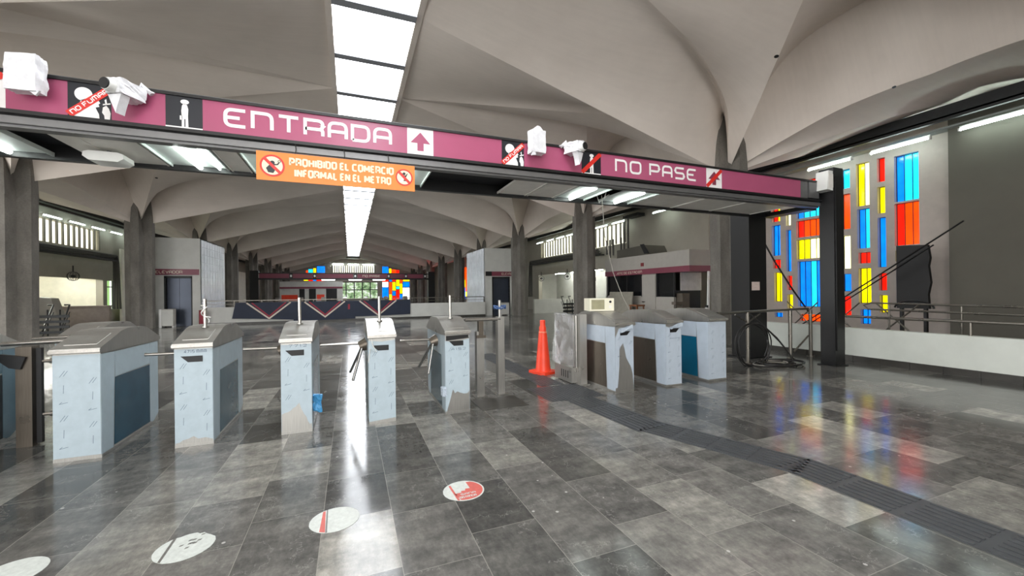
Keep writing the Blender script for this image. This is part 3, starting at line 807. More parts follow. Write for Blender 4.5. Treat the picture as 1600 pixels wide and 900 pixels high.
m = MB(); m.box((XA, 1.02, 3.035), (XB + .1, 1.10, 3.12)); m.box((XA, 1.02, 3.12), (XB, 1.09, 3.30)); m.build('rear_beam', M['black_metal'], g)
m = MB(); m.box((XB - .18, .16, 3.04), (XB + .1, 1.02, 3.12)); m.build('side_beam', M['black_metal'], g)
SEG = [(-3.75, -3.28, 'pink'), (-3.28, -2.87, 'white'), (-2.87, -2.45, 'pink'), (-2.45, -2.13, 'smoke'), (-2.13, -1.71, 'pink'), (-1.71, -1.40, 'man'), (-1.40, .67, 'pink'), (.67, .99, 'arrow'), (.99, 1.905, 'pink'), (1.905, 2.23, 'smoke'), (2.23, 3.14, 'pink'), (3.14, 3.47, 'nomansign'), (3.47, 5.55, 'pink'), (5.55, 5.90, 'noarrow'), (5.90, 7.92, 'pink')]
def pic_band(m, x0, w, a, c, th, y):
    """red diagonal band from a to c (unit coords)"""
    ax, az = x0 + a[0] * w, ZP0 + a[1] * (ZP1 - ZP0); bx, bz = x0 + c[0] * w, ZP0 + c[1] * (ZP1 - ZP0)
    ang = math.atan2(bz - az, bx - ax); nx, nz = -math.sin(ang) * th / 2, math.cos(ang) * th / 2
    m.use(M['red_vinyl']); m.face([(ax - nx, az - nz), (bx - nx, bz - nz), (bx + nx, bz + nz), (ax + nx, az + nz)], y)
    return ax, az, bx, bz, ang
def man(m, x0, w, y):
    H_ = ZP1 - ZP0
    P = lambda u, v: (x0 + u * w, ZP0 + v * H_)
    m.use(M['white_vinyl']); m.face([P(0, 0), P(1, 0), P(1, .055), P(0, .055)], y)
    m.face([P(.43, .055), P(.50, .055), P(.50, .3), P(.53, .3), P(.53, .055), P(.61, .055), P(.60, .4), P(.61, .62), P(.58, .74), P(.545, .78), P(.48, .78), P(.44, .72), P(.42, .55), P(.43, .4)], y)
    m.face(disc(P(.515, 0)[0], P(0, .84)[1], .036 * 1.0, .024 * 1.0), y); m.face([P(.465, .83), P(.60, .83), P(.57, .9), P(.48, .9)], y - .0005)
    m.face([P(.38, .27), P(.445, .27), P(.445, .4), P(.38, .4)], y)
for x0, x1, kind in SEG:
    w = x1 - x0; H_ = ZP1 - ZP0; m = MB(); P = lambda u, v: (x0 + u * w, ZP0 + v * H_)
    if kind == 'pink':
        m.box((x0, -.012, ZP0), (x1, .03, ZP1)); m.build('sign_panel', M['pink'], g); continue
    m.use(M['white_vinyl'] if kind in ('arrow', 'noarrow', 'white') else M['navy_vinyl']); m.box((x0, -.012, ZP0), (x1, .03, ZP1))
    Y = -.0145
    if kind in ('arrow', 'noarrow'):
        m.use(M['pink'] if kind == 'arrow' else M['pink_dull'])
        m.face([P(.38, .16), P(.62, .16), P(.62, .45), P(.88, .45), P(.5, .86), P(.12, .45), P(.38, .45)], Y)
        if kind == 'noarrow': pic_band(m, x0, w, (.02, .06), (.98, .97), .062, Y - .002)
    if kind == 'white': pic_band(m, x0, w, (.55, .62), (.98, .93), .06, Y - .002)
    if kind == 'man': man(m, x0, w, Y)
    if kind == 'nomansign':
        man(m, x0, w, Y); pic_band(m, x0, w, (.02, .05), (.98, .96), .06, Y - .002)
    if kind == 'smoke':
        m.use(M['white_vinyl'])
        m.face(disc(P(.36, 0)[0], P(0, .68)[1], .066, .066), Y)
        m.face([P(.14, 0), P(.72, 0), P(.71, .14), P(.66, .25), P(.63, .33), P(.72, .36), P(.70, .43), P(.74, .47), P(.68, .58), P(.6, .66), P(.3, .5)], Y)
        m.face([P(.84, .0), P(.96, .0), P(.98, .2), P(.94, .34), P(.88, .42), P(.80, .36), P(.78, .2), P(.83, .12)], Y)
        m.face([P(.80, .42), P(.98, .47), P(.98, .51), P(.80, .46)], Y)
        m.face([P(.86, .46), P(.90, .46), P(.88, .62), P(.84, .58)], Y)
        ax, az, bx, bz, ang = pic_band(m, x0, w, (.02, .05), (.98, .93), .068, Y - .002)
        ca, sa = math.cos(ang), math.sin(ang); Ln = math.hypot(bx - ax, bz - az)
        m.use(M['white_vinyl'])
        lettering(m, 'NO FUMAR', .06 * Ln, .94 * Ln, -.021, .021, Y - .003, .2, .3, lambda a, q: (ax + a * ca - q * sa, az + a * sa + q * ca))
    o = m.build('pictogram', None, g)
m = MB(); lettering(m, 'ENTRADA', -1.22, .49, 3.27, 3.475, -.0155, .175, .30); m.build('lettering', M['white_vinyl'], g)
for tx, xa_, xb_ in (('NO', 3.72, 4.21), ('PASE', 4.36, 5.33)):
    m = MB(); lettering(m, tx, xa_, xb_, 3.275, 3.475, -.0155, .165, .34); m.build('lettering', M['white_vinyl'], g)
m = MB(); m.box((7.92, -.012, ZP0), (8.12, .03, ZP1)); m.box((8.14, -.03, ZP0 + .02), (8.42, .12, ZP1 - .01)); m.build('end_cap', M['grey_trim'], g)
# soffit trays, light trays
for x0, x1 in ((-2.50, -2.02), (-1.38, -1.15), (-.45, -.05), (0.02, .36), (2.2, 2.7), (2.72, 3.2), (4.8, 5.75), (5.77, 6.75), (6.77, 7.9)):
    m = MB(); m.box((x0, .16, 3.075), (x1, 1.02, 3.095)); m.box((x0, .16, 3.065), (x0 + .02, 1.02, 3.08)); m.box((x1 - .02, .16, 3.065), (x1, 1.02, 3.08)); m.build('soffit_tray', M['tray'], g)
for x0, x1 in ((-3.75, -3.06), (-2.0, -1.4), (-1.13, -.5), (.40, 1.0), (3.22, 3.82), (4.12, 4.75)):
    m = MB(); z = 3.065
    m.box((x0, .16, z + .03), (x1, 1.02, z + .045)); m.box((x0, .16, z), (x0 + .015, 1.02, z + .03)); m.box((x1 - .015, .16, z), (x1, 1.02, z + .03))
    lt = m.build('light_tray', M['reflector'], g)
    t = MB(); xc = (x0 + x1) / 2
    for xx in ((xc,) if x0 != -2.0 else (xc, xc + .2)): t.tube([(xx, .2, z + .006), (xx, .98, z + .006)], .028 if xx == xc else .014, 10)
    t.build('tube', M['tube_canopy'], lt, 40)
m = MB(); m.box((-2.72, .2, 3.08), (-2.52, 1.0, 3.2)); m.build('soffit_tray', M['tray'], g)
# posts
m = MB(); m.box((8.52, -.23, 0), (8.81, .03, 3.78)); m.box((8.55, -.25, .3), (8.78, -.23, 3.6)); m.box((8.48, -.27, 0), (8.85, .07, .02)); m.build('post', M['black_metal'], g)
m = MB(); m.box((7.9, 1.05, 0), (8.42, 1.5, 3.2)); m.box((7.84, 1.0, 0), (8.5, 1.55, .02)); m.build('post', M['black_metal'], g)
m = MB(); m.box((-4.3, -.2, 0), (-3.9, .2, 3.6)); m.build('post', M['black_metal'], g)
m = MB(); m.tube([(1.0, .3, 3.15), (2.2, .3, 3.15)], .012, 6); m.tube([(1.7, .3, 3.12), (1.7, .3, 3.19)], .02, 6); m.build('conduit', M['grey_trim'], g)
m = MB(); m.tube([(3.92, .5, 3.12), (3.95, .6, 3.03), (4.0, .7, 3.06), (4.05, .6, 3.1)], .006, 6); m.tube([(3.9, .75, 3.12), (3.98, .8, 3.0), (4.08, .85, 3.08)], .005, 6); m.build('loose_wire', M['plastic_white'], g)

def crumple_box(sx, sy, sz, amp, seed, mat, name, parent, taper=0.0):
    bm = bmesh.new(); bmesh.ops.create_cube(bm, size=1.0)
    bmesh.ops.subdivide_edges(bm, edges=bm.edges, cuts=7, use_grid_fill=True)
    rd = random.Random(seed)
    ph = [(rd.uniform(6, 30), rd.uniform(6, 30), rd.uniform(0, 6)) for _ in range(4)]
    for v in bm.verts:
        k = 1 - taper * (0.5 - v.co.z)
        x, y, z = v.co.x * sx * k, v.co.y * sy * k, v.co.z * sz
        d = sum(math.sin(a * x + c * z + b_) * math.cos(c * y + a * z) for a, c, b_ in ph) * .5
        nrm = v.co.normalized()
        v.co = Vector((x, y, z)) + nrm * amp * (d + rd.uniform(-.5, .5))
    me = bpy.data.meshes.new(name); bm.to_mesh(me); bm.free(); me.materials.append(mat)
    o = bpy.data.objects.new(name, me); COL.objects.link(o); o.parent = parent
    return o
t = thing('wrapped_speaker', 'flat box wrapped in white plastic hung on the header, leftmost', 'speaker', (-2.66, 4.95, 3.48), R(-8))
crumple_box(.22, .12, .32, .008, 3, M['wrap'], 'plastic_wrap', t); m = MB(); m.box((-.05, .05, -.05), (.05, .14, .05)); m.build('bracket', M['black_metal'], t)
m = MB(); m.prism([(.10, -.2), (.13, -.155), (.04, -.15)], 'y', -.05, -.03); m.build('loose_flap', M['wrap'], t)
t = thing('wrapped_speaker', 'upright box wrapped in white plastic hung right of the second no smoking panel', 'speaker', (2.36, 4.95, 3.50), R(6))
crumple_box(.21, .13, .30, .007, 8, M['wrap'], 'plastic_wrap', t); m = MB(); m.box((-.05, .05, -.05), (.05, .14, .05)); m.build('bracket', M['black_metal'], t)
m = MB(); m.prism([(-.10, .14), (.10, .14), (.03, .21), (-.01, .215)], 'y', -.04, .03); m.prism([(-.11, -.2), (-.05, -.19), (-.06, -.13), (-.09, -.13)], 'y', -.06, -.03); m.build('loose_flap', M['wrap'], t)
def camera_wrapped(loc, rz, label, flip):
    t = thing('security_camera', label, 'camera', loc, rz)
    m = MB(); pts = []
    m.tube([(0, -.20, 0), (0, -.17, 0), (0, .05, .02), (0, .1, .03)], [.055, .062, .062, .045], 16); m.build('camera_body', M['plastic_white'], t, 40)
    m = MB(); m.tube([(0, -.212, 0), (0, -.201, 0)], .05, 16); m.build('lens', M['black'], t, 40)
    crumple_box(.16, .24, .14, .010, 21 + int(flip), M['wrap'], 'plastic_wrap', t).location = (0, -.02, .015)
    m = MB(); s_ = -1 if flip else 1
    m.prism([(-.07, -.06), (.07, -.06), (.03, -.17), (s_ * .01, -.235), (-.03, -.15)], 'y', -.12, -.04); m.build('loose_bag', M['wrap'], t)
    m = MB(); m.tube([(.03 * s_, .08, .05), (.03 * s_, .10, .13), (.1 * s_, .14, .05)], .022, 8); m.tube([(.03 * s_, .1, .1), (.15 * s_, .12, .05)], .008, 6); m.build('bracket', M['wrap'], t)
    return t
camera_wrapped((-1.95, 4.95, 3.43), R(-28), 'white security camera in a plastic bag left of ENTRADA', 0)
camera_wrapped((2.92, 4.95, 3.47), R(22), 'white security camera in a plastic bag near NO PASE', 1)
t = thing('wall_speaker', 'small white speaker box on top of the black right post', 'speaker', (8.47, 4.98, 3.55))
m = MB(); m.hexa([(-.12, -.1, -.2), (.14, -.1, -.22), (.14, .12, -.22), (-.12, .12, -.2), (-.08, -.1, .16), (.12, -.1, .16), (.12, .12, .16), (-.08, .12, .16)]); m.build('speaker_cabinet', M['plastic_white'], t)
m = MB(); m.box((-.08, -.106, -.16), (.1, -.1, .1)); m.build('speaker_grille', M['tray'], t)
t = thing('ceiling_unit', 'rounded white oblong unit hanging under the left end of the header', 'fixture', (-2.42, 5.72, 3.0))
m = MB(); prof = [(-.17, -.025), (-.12, -.065), (.12, -.065), (.17, -.03), (.165, .02), (.12, .035), (-.12, .035), (-.165, .02)]
m.prism(prof, 'y', -.12, .12); m.build('unit_body', M['plastic_white'], t, 50); m = MB(); m.tube([(0, 0, .03), (0, 0, .1)], .02, 8); m.build('unit_stem', M['grey_trim'], t)

# orange sign on wires
t = thing('hanging_sign', 'orange sign PROHIBIDO EL COMERCIO INFORMAL EN EL METRO hung under the header', 'sign', (0, 5.02, 0))
SX0, SX1, SZ0, SZ1 = -.915, .745, 2.725, 3.035
m = MB(); m.box((SX0, 0, SZ0), (SX1, .012, SZ1)); m.build('sign_board', M['orange'], t)
m = MB(); lettering(m, 'PROHIBIDO EL COMERCIO', -.605, .50, 2.90, 2.99, -.003, .215, .46, None, BLOCK); m.build('lettering', M['cream_letter'], t)
m = MB(); lettering(m, 'INFORMAL EN EL METRO', -.555, .47, 2.78, 2.87, -.003, .215, .46, None, BLOCK); m.build('lettering', M['cream_letter'], t)
for cx, cz, r_, kind in ((-.765, 2.885, .118, 0), (.62, 2.885, .10, 1)):
    m = MB(); m.use(M['cream_letter']); m.face(disc(cx, cz, r_ * .84), -.002)
    m.use(M['navy_vinyl'])
    if kind == 0:
        m.face(disc(cx - .0, cz + .03, .024), -.003); m.face([(cx - .06, cz - .03), (cx - .03, cz + .005), (cx + .02, cz - .005), (cx + .03, cz - .04), (cx + .01, cz - .08), (cx - .04, cz - .075)], -.003)
        m.face([(cx + .0, cz - .0), (cx + .055, cz + .01), (cx + .07, cz + .035), (cx + .058, cz + .04), (cx + .045, cz + .022), (cx + .01, cz + .018)], -.0032)
        ring_face(m, cx + .066, cz + .05, .008, .015, -.003, 16)
    else:
        m.face(disc(cx + .0, cz + .045, .017), -.003); m.face([(cx - .02, cz - .0), (cx - .03, cz + .05), (cx - .022, cz + .052), (cx - .01, cz + .026), (cx + .015, cz + .025), (cx + .035, cz + .052), (cx + .042, cz + .046), (cx + .02, cz + .0)], -.003)
        m.use(M['tray']); m.face([(cx - .05, cz - .055), (cx + .05, cz - .055), (cx + .03, cz - .01), (cx - .03, cz - .01)], -.0031)
        m.use(M['wood']); m.face([(cx - .01, cz - .045), (cx + .045, cz - .045), (cx + .025, cz - .012), (cx, cz - .012)], -.0034)
    m.use(M['red_vinyl']); ring_face(m, cx, cz, r_ * .84, r_, -.0042)
    q = r_ * .62; e = .011
    m.face([(cx - q - e, cz + q - e), (cx - q + e, cz + q + e), (cx + q + e, cz - q + e), (cx + q - e, cz - q - e)], -.0045)
    m.build('prohibition_symbol', None, t)
for x in (-.55, -.05, .44):
    m = MB(); m.tube([(x, .006, SZ1 - .01), (x + .01, .05, 3.1), (x, .06, 3.16)], .004, 6); m.build('hanger_wire', M['cable'], t)

# ================================================================== TURNSTILES
def turnstile(label, loc, w=.31, L=1.2, front=None, slot=True, side='panel_teal', film='film', sidefilm=(1, 1), pole=False, arms=False, tilt=0.0, legs=(1, 1), ink=None, panel_film=True):
    t = thing('turnstile', label, 'turnstile', loc)
    X0, X1 = -w / 2, w / 2
    m = MB(); m.box((X0, 0, 0), (X1, L, .975)); m.box((X0 - .004, -.004, 0), (X1 + .004, L + .004, .03)); m.build('cabinet', M['steel'], t)
    # lid: low hump, front lip
    prof = [(-.03, .975), (-.035, 1.0), (-.03, 1.022), (.36, 1.15), (.46, 1.165), (.80, 1.16), (.90, 1.145), (L + .04, 1.0), (L + .04, .965)]
    m = MB(); m.prism(prof, 'x', X0 - .012, X1 + .012); lid = m.build('lid', M['steel'], t)
    m = MB(); m.box((X0 - .014, -.042, .985), (X1 + .014, -.03, 1.012)); m.build('lid_lip', M['chrome'], lid)
    m = MB(); dz = (1.15 - 1.022) / .39
    for u in (.12, .2, .28): pass
    m.hexa([(X0 + .05, .05, 1.022 + .08 * dz), (X1 - .05, .05, 1.022 + .08 * dz), (X1 - .05, .30, 1.022 + .33 * dz), (X0 + .05, .30, 1.022 + .33 * dz),
            (X0 + .05, .05, 1.025 + .08 * dz + .002), (X1 - .05, .05, 1.025 + .08 * dz + .002), (X1 - .05, .30, 1.025 + .33 * dz + .002), (X0 + .05, .30, 1.025 + .33 * dz + .002)])
    m.build('reader_plate', M['steel'], lid)
    # front film
    if front is None: front = [(0, .965), (1, .965), (1, .035), (0, .035)]
    m = MB(); m.use(M[film]); P = [(X0 + u * w, z) for u, z in front]
    m.prism(P, 'y', -.006, -.0015)
    m.use(M['film_ink'])
    rd = random.Random(int(loc[0] * 100))
    zlo = min(z for u, z in front) + .45 * 0
    for kx in (.22, .83):
        for kk in range(6):
            z = .12 + kk * .135 + (0 if kx < .5 else .06)
            if z > .80 or z < max([.05] + [zz for u, zz in front if abs(u - kx) < .3 and zz < .6]) + .06: continue
            x = X0 + kx * w; typ = (kk + (kx > .5)) % 3
            if typ == 0: segs = [((-.03, 0), (.03, .012)), ((-.03, 0), (-.01, .018))]
            elif typ == 1: segs = [((0, -.04), (.002, .035))]
            else: segs = [((-.025, -.025), (.01, .03)), ((0, -.02), (.03, .028))]
            for (a, c), (d_, e) in segs: ribbon(m, [(x + a, z + c), (x + d_, z + e)], .0032, -.0066, lambda a_, q: (a_, q))
    if ink:
        zz = ink[1]
        lettering(m, ink[0], X0 + .25 * w, X0 + .85 * w, zz, zz + .03, -.0068, .13, .5)
    m.build('front_film', None, t)
    if slot:
        m = MB(); fl = -1 if slot == 'r' else 1
        S = [(-.105, .895), (.075, .895), (.075, .835), (-.045, .835)]
        m.prism([(fl * a, z) for a, z in S], 'y', -.009, .004); m.build('reader_slot', M['black'], t)
    # side films and panels
    for s_, on in ((-1, sidefilm[0]), (1, sidefilm[1])):
        xs = X0 if s_ < 0 else X1
        def plate(name, poly, mat, th=.003):
            q = MB(); q.prism(poly, 'x', xs + s_ * .0005, xs + s_ * (th + .0005)); return q.build(name, M[mat], t)
        plate('side_panel', [(.22, .045), (.98, .045), (.98, .70), (.245, .70)], side, .002)
        if on:
            if legs[0]: plate('side_film', [(.0, .03), (.20, .03), (.24, .955), (0, .965)], film)
            plate('side_film', [(.245, .705), (.98, .715), (.98, .955), (.245, .955)], film)
            if legs[1]: plate('side_film', [(.985, .05), (1.05, .02), (L - .005, .10), (L - .005, .955), (.985, .955)], film)
    if pole:
        m = MB(); m.tube([(0, .36, 1.14), (0, .36, 1.455)], .017, 12); m.tube([(0, .36, 1.15), (0, .36, 1.158)], .035, 12); m.build('upright_pole', M['chrome'], t, 40)
    if arms:
        few = arms < 0; arms = abs(arms)
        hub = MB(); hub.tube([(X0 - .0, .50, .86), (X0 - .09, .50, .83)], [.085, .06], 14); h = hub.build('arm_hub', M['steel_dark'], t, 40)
        m = MB(); m.tube([(X0 - .06, .50, .87), (X0 - arms, .49, .875)], .0165, 12); m.tube([(X0 - arms, .49, .875), (X0 - arms - .012, .49, .875)], .018, 12); m.build('tripod_arm', M['chrome'], t, 40)
        if few: return t
        m = MB(); m.tube([(X0 - .06, .46, .82), (X0 - .17, .22, .47)], .0165, 12); m.build('tripod_arm', M['chrome'], t, 40)
        m = MB(); m.tube([(X0 - .06, .54, .82), (X0 - .20, .78, .47)], .0165, 12); m.build('tripod_arm', M['chrome'], t, 40)
    return t
GYF = 4.92
turnstile('big turnstile with full pale film front beside the left double rail', (-2.325, GYF, 0), w=.33, slot=False, side='panel_teal', legs=(1, 1))
tb = turnstile('turnstile with a curly white wire round its pole, left of the middle ones', (-1.45, GYF, 0), front=[(0, .965), (1, .965), (1, .05), (.8, .075), (.6, .07), (.48, .10), (.35, .08), (.2, .07), (.12, .05), (0, .045)], side='panel_grey', pole=True, arms=-.40, ink=('4715 MMM', .925))
m = MB(); pts = []
for k in range(40):
    a = k / 39; pts.append((.03 * math.cos(a * 15) + .02 * math.sin(a * 5), .36 + .035 * math.sin(a * 15), 1.2 + .17 * a + .03 * math.sin(9 * a)))
m.tube(pts, .006, 6); m.build('curly_wire', M['plastic_white'], tb, 60)
tc = turnstile('turnstile with film torn to a jagged steel peak at its foot and a blue scrap', (-.545, GYF, 0), w=.29, front=[(0, .955), (1, .955), (1, .09), (.93, .085), (.86, .12), (.82, .165), (.74, .20), (.66, .25), (.58, .325), (.5, .30), (.46, .285), (.38, .275), (.3, .25), (.2, .235), (.1, .23), (0, .215)], side='panel_grey', pole=True, arms=-.43, ink=('7712', .925))
m = MB()
o = crumple_box(.09, .12, .17, .014, 33, M['blue_rag'], 'blue_scrap', tc); o.location = (.19, .12, .28)
td = turnstile('middle turnstile with unbroken film front and drooping tripod arms', (.335, GYF, 0), w=.29, front=[(0, .95), (.5, .935), (1, .95), (1, .045), (0, .025)], side='panel_grey', pole=True, arms=.52)
m = MB(); m.tube([(-.12, -.01, .99), (-.10, -.02, .9), (-.06, -.015, .82), (-.13, -.02, .86), (-.15, 0, .70)], .006, 6); m.build('loose_wire', M['plastic_white'], td, 60)
te = turnstile('turnstile with torn film beside the steel gate posts', (1.225, GYF, 0), w=.30, front=[(0, .90), (.15, .89), (.5, .885), (1, .915), (1, .27), (.9, .235), (.75, .235), (.6, .25), (.48, .27), (.38, .25), (.3, .30), (.25, .26), (.18, .18), (.1, .10), (.03, .03), (0, .05)], side='panel_grey', pole=True, arms=.47, ink=('4152', .78))
m = MB(); m.prism([(-.14, .90), (.14, .925), (.14, .965), (-.14, .96)], 'y', -.006, -.001); m.build('gap_strip', M['black'], te)
o = crumple_box(.05, .1, .10, .01, 35, M['film_lit'], 'film_curl', te); o.location = (-.17, .02, .28)
tf_ = turnstile('turnstile with bare steel side and a tall tear in its film, under the microwave', (3.725, GYF, 0), w=.32, film='film_lit', side='steel_dark', slot='r', front=[(0, .80), (.1, .86), (.2, .93), (1, .965), (1, .10), (.95, .26), (.86, .36), (.75, .42), (.6, .5), (.5, .64), (.42, .72), (.3, .68), (.22, .62), (.2, .4), (.15, .2), (.1, .08), (.0, .07)])
o = crumple_box(.2, .05, .05, .014, 41, M['film_lit'], 'film_curl', tf_); o.location = (.02, -.02, .935); o.rotation_euler = (0, R(-14), 0)
tg = turnstile('turnstile between the bare steel one and the blue one', (4.65, GYF, 0), w=.30, film='film_lit', side='steel_dark', slot='r', front=[(0, .93), (.3, .90), (.7, .93), (1, .955), (1, .03), (0, .03)], ink=('H', .73))
o = crumple_box(.2, .04, .04, .014, 43, M['film_lit'], 'film_curl', tg); o.location = (.02, -.02, .925); o.rotation_euler = (0, R(-12), 0)
turnstile('turnstile with deep blue side panel at the right end of the row', (5.56, GYF, 0), w=.38, film='film_lit', side='panel_blue', slot=False)
turnstile('dark turnstile cut by the left edge behind the steel post', (-3.52, 4.85, 0), w=.36, side='black', film='panel_grey', slot=False, sidefilm=(1, 1))
turnstile('pale turnstile half hidden between the left post and the big turnstile', (-2.94, 6.15, 0), w=.30, side='panel_grey', slot=False)

# microwave on the lid of the bare steel turnstile
t = thing('microwave', 'cream microwave oven on top of the bare steel turnstile', 'microwave', (3.72, 5.55, 1.172), R(-14)); t.scale = (.84, .84, .84)
m = MB(); m.box((-.24, -.15, 0), (.24, .17, .235)); m.build('oven_body', M['microwave'], t)
m = MB(); m.box((-.225, -.158, .03), (.07, -.15, .215)); m.build('oven_door', simple('dull olive oven glass', (150, 146, 116), .3), t)
m = MB(); m.box((-.24, -.162, .0), (.10, -.152, .03)); m.box((-.24, -.162, .21), (.10, -.152, .235)); m.box((-.24, -.162, .03), (-.205, -.152, .21)); m.box((.05, -.162, .03), (.10, -.152, .21)); m.build('door_frame', M['microwave'], t)
m = MB(); m.tube([(.165, -.15, .17), (.165, -.165, .17)], .022, 12); m.build('dial', M['black'], t)
m = MB(); m.box((.14, -.155, .05), (.19, -.15, .10)); m.build('button_panel', M['tray'], t)
m = MB(); m.tube([(3.93, 5.75, 3.09), (3.95, 5.7, 2.4), (4.03, 5.6, 1.8), (4.10, 5.45, 1.4), (4.18, 5.38, 1.172)], .006, 6)
tag(m.build('hanging_cable', M['cable_grey'], None, 60), 'thin cable hanging from the header down beside the microwave', 'cable')

# ---- steel gate posts right of the torn turnstile
t = thing('barrier_gate', 'steel barrier gate of two posts and a top rail right of the torn turnstile', 'gate', (1.72, 5.58, 0))
m = MB(); m.box((-.06, -.05, 0), (.05, .05, .93)); m.build('post', M['steel'], t); m = MB(); m.box((.26, -.05, 0), (.36, .05, 1.13)); m.build('post', M['steel'], t)
m = MB(); m.box((-.1, -.09, 0), (.09, .09, .012)); m.box((.22, -.09, 0), (.40, .09, .012)); m.build('base_plate', M['chrome'], t)
m = MB(); m.tube([(-.22, -.03, 1.10), (.30, -.03, 1.10)], .024, 12); m.tube([(-.26, .10, 1.10), (.05, .10, 1.10)], .02, 12); m.tube([(-.22, -.03, 1.10), (-.26, .10, 1.10)], .02, 8); m.build('top_rail', M['chrome'], t, 40)
m = MB(); m.box((-.03, -.055, .86), (.04, .02, 1.08)); m.box((-.065, -.07, .84), (.07, -.04, .88)); m.build('hinge_block', M['steel_dark'], t)
m = MB(); m.tube([(.31, 0, 1.12), (.31, 0, 1.37)], .02, 10); m.build('rod', M['steel'], t, 40)
m = MB(); m.tube([(.31 + .09 * math.cos(a / 3), .05 * math.sin(a / 3), 1.27 + .025 * math.sin(a * .9)) for a in range(40)], .009, 6); m.build('tape_loop', simple('blue tape', (70, 100, 150), .5), t, 60)
m = MB(); m.box((-.02, -.1, -.0), (.62, .42, .006)); tag(m.build('floor_plate', M['base'], None, 0, (1.55, 4.98, 0)), 'dark square cover plate on the floor before the steel gate posts', 'cover plate')

# ---- wrapped swing gate behind the bare steel turnstile
t = thing('swing_gate', 'steel swing gate wrapped in clear plastic between the cone and the bare steel turnstile', 'gate', (3.42, 5.62, 0))
m = MB(); m.box((-.05, -.06, 0), (.07, .06, 1.12)); m.box((-.08, -.1, 0), (.1, .1, .012)); m.build('post', M['steel'], t)
m = MB(); m.tube([(-.07, .04, .25), (-.07, .04, 1.10)], .022, 10); m.box((-.10, .0, .2), (-.03, .1, .27)); m.build('hinge_pole', M['chrome'], t)
m = MB(); m.box((-.11, .06, .28), (-.09, .64, 1.10)); m.build('gate_leaf', M['steel'], t)
m = MB(); m.box((-.15, .05, .02), (-.02, .62, .26));  m.build('motor_box', M['steel'], t)
m = MB()
for k in range(4): m.box((-.153, .16 + .07 * k, .08), (-.149, .18 + .07 * k, .2))
m.build('vent_slot', M['black'], t)
def clear_wrap():
    k = NT('clear plastic wrap'); p = k.pos()
    k.b.inputs['Base Color'].default_value = (.9, .9, .92, 1); k.b.inputs['Roughness'].default_value = .15
    f = k.noise(p, 6, 4, .6); k.l(k.ramp(f, [(.4, (.05,) * 3), (.75, (.5,) * 3)]), k.b.inputs['Alpha']); k.bump(f, .4, .01)
    return k.m
CW = clear_wrap()
o = crumple_box(.06, .60, .84, .010, 51, CW, 'plastic_wrap', t); o.location = (-.10, .36, .70)
m = MB(); m.prism([(.42, .25), (.72, .3), (.68, .6), (.62, .75), (.5, .55)], 'x', -.15, -.142); m.build('loose_plastic', CW, t)

# ---- traffic cone
t = thing('traffic_cone', 'tall orange traffic cone beside the wrapped swing gate', 'cone', (3.27, 6.70, 0), R(18))
m = MB(); m.prism([(-.21, -.16), (-.16, -.21), (.16, -.21), (.21, -.16), (.21, .16), (.16, .21), (-.16, .21), (-.21, .16)], 'z', 0, .045); m.build('cone_base', M['cone'], t)
m = MB(); m.lathe([(.150, .045), (.135, .09), (.075, .72), (.068, .74)], (0, 0), 32); m.build('cone_body', M['cone'], t, 35)
m = MB(); m.lathe([(.074, .735), (.073, .76)], (0, 0), 32); m.build('cone_collar', M['cone_band'], t, 35)
m = MB(); m.lathe([(.062, .755), (.066, .83), (.050, .86), (.050, .955), (.040, .965), (.03, .965)], (0, 0), 32); m.build('cone_tip', M['cone'], t, 35)

# ---- left double rail
t = thing('handrail', 'double steel rail on a post at the left, before the big turnstile', 'railing', (-3.02, 5.62, 0))
m = MB(); m.box((-.07, -.06, 0), (.05, .05, 1.0)); m.build('post', M['steel_dark'], t)
m = MB(); m.box((.06, -.02, .02), (.10, .02, .98)); m.build('post_rod', M['black_metal'], t)
m = MB(); m.tube([(-.17, -.05, 1.035), (.46, -.05, 1.05)], .024, 12); m.build('rail', M['chrome'], t, 40); m = MB(); m.tube([(-.09, .22, 1.055), (.46, .22, 1.07)], .02, 12); m.build('rail', M['chrome'], t, 40)
m = MB(); m.prism([(-.10, .80), (-.02, .78), (.02, .9), (-.16, .94), (-.18, .88)], 'y', -.09, -.06); m.build('bracket', M['black_metal'], t)
for z in (.3, .84):
    m = MB(); m.tube([(.08, 0, z), (.17, .02, z)], .016, 8); m.tube([(.15, .02, z), (.18, .02, z)], .03, 10); m.build('bolt', M['chrome'], t)

# ---- rails by the black post and on the parapet
t = thing('handrail', 'steel rail on two posts behind the coiled cables', 'railing', (7.1, 5.85, 0))
m = MB(); m.tube([(-.95, -.05, 1.02), (2.35, .1, 1.04)], .028, 12); m.build('rail', M['rail'], t, 40)
for x in (.35, 1.62, 2.28):
    m = MB(); m.tube([(x, 0, 0), (x, 0, 1.02)], .035, 12); m.tube([(x, 0, 0), (x, 0, .015)], .075, 14); m.build('post', M['rail'], t, 40)
m = MB(); m.tube([(1.75, .02, .12), (2.24, .02, .45)], .018, 8); m.tube([(.0, 0, .98), (.33, 0, .82)], .015, 8); m.tube([(.7, 0, .98), (.37, 0, .82)], .015, 8); m.build('brace', M['rail'], t, 40)
t = thing('parapet_rail', 'steel handrail on short stubs along the top of the right parapet', 'railing', (9.59, 0, 0))
m = MB(); m.tube([(0, -3, .91), (0, 5.75, .90)], .026, 12); m.build('rail', M['rail'], t, 40)
for y in (-1.6, .9, 3.45, 5.5):
    m = MB(); m.tube([(0, y, .66), (0, y, .90)], .022, 10); m.build('stub', M['rail'], t, 40)
t = thing('stair_rail', 'dark stair handrail beyond the right parapet', 'railing', (11.6, 0, 0))
m = MB(); m.tube([(0, -3, 1.02), (0, 5.85, 1.12), (0, 6.0, 1.06), (0, 5.9, .97), (0, -3, .86)], .022, 10); m.build('rail', M['rail'], t, 40)
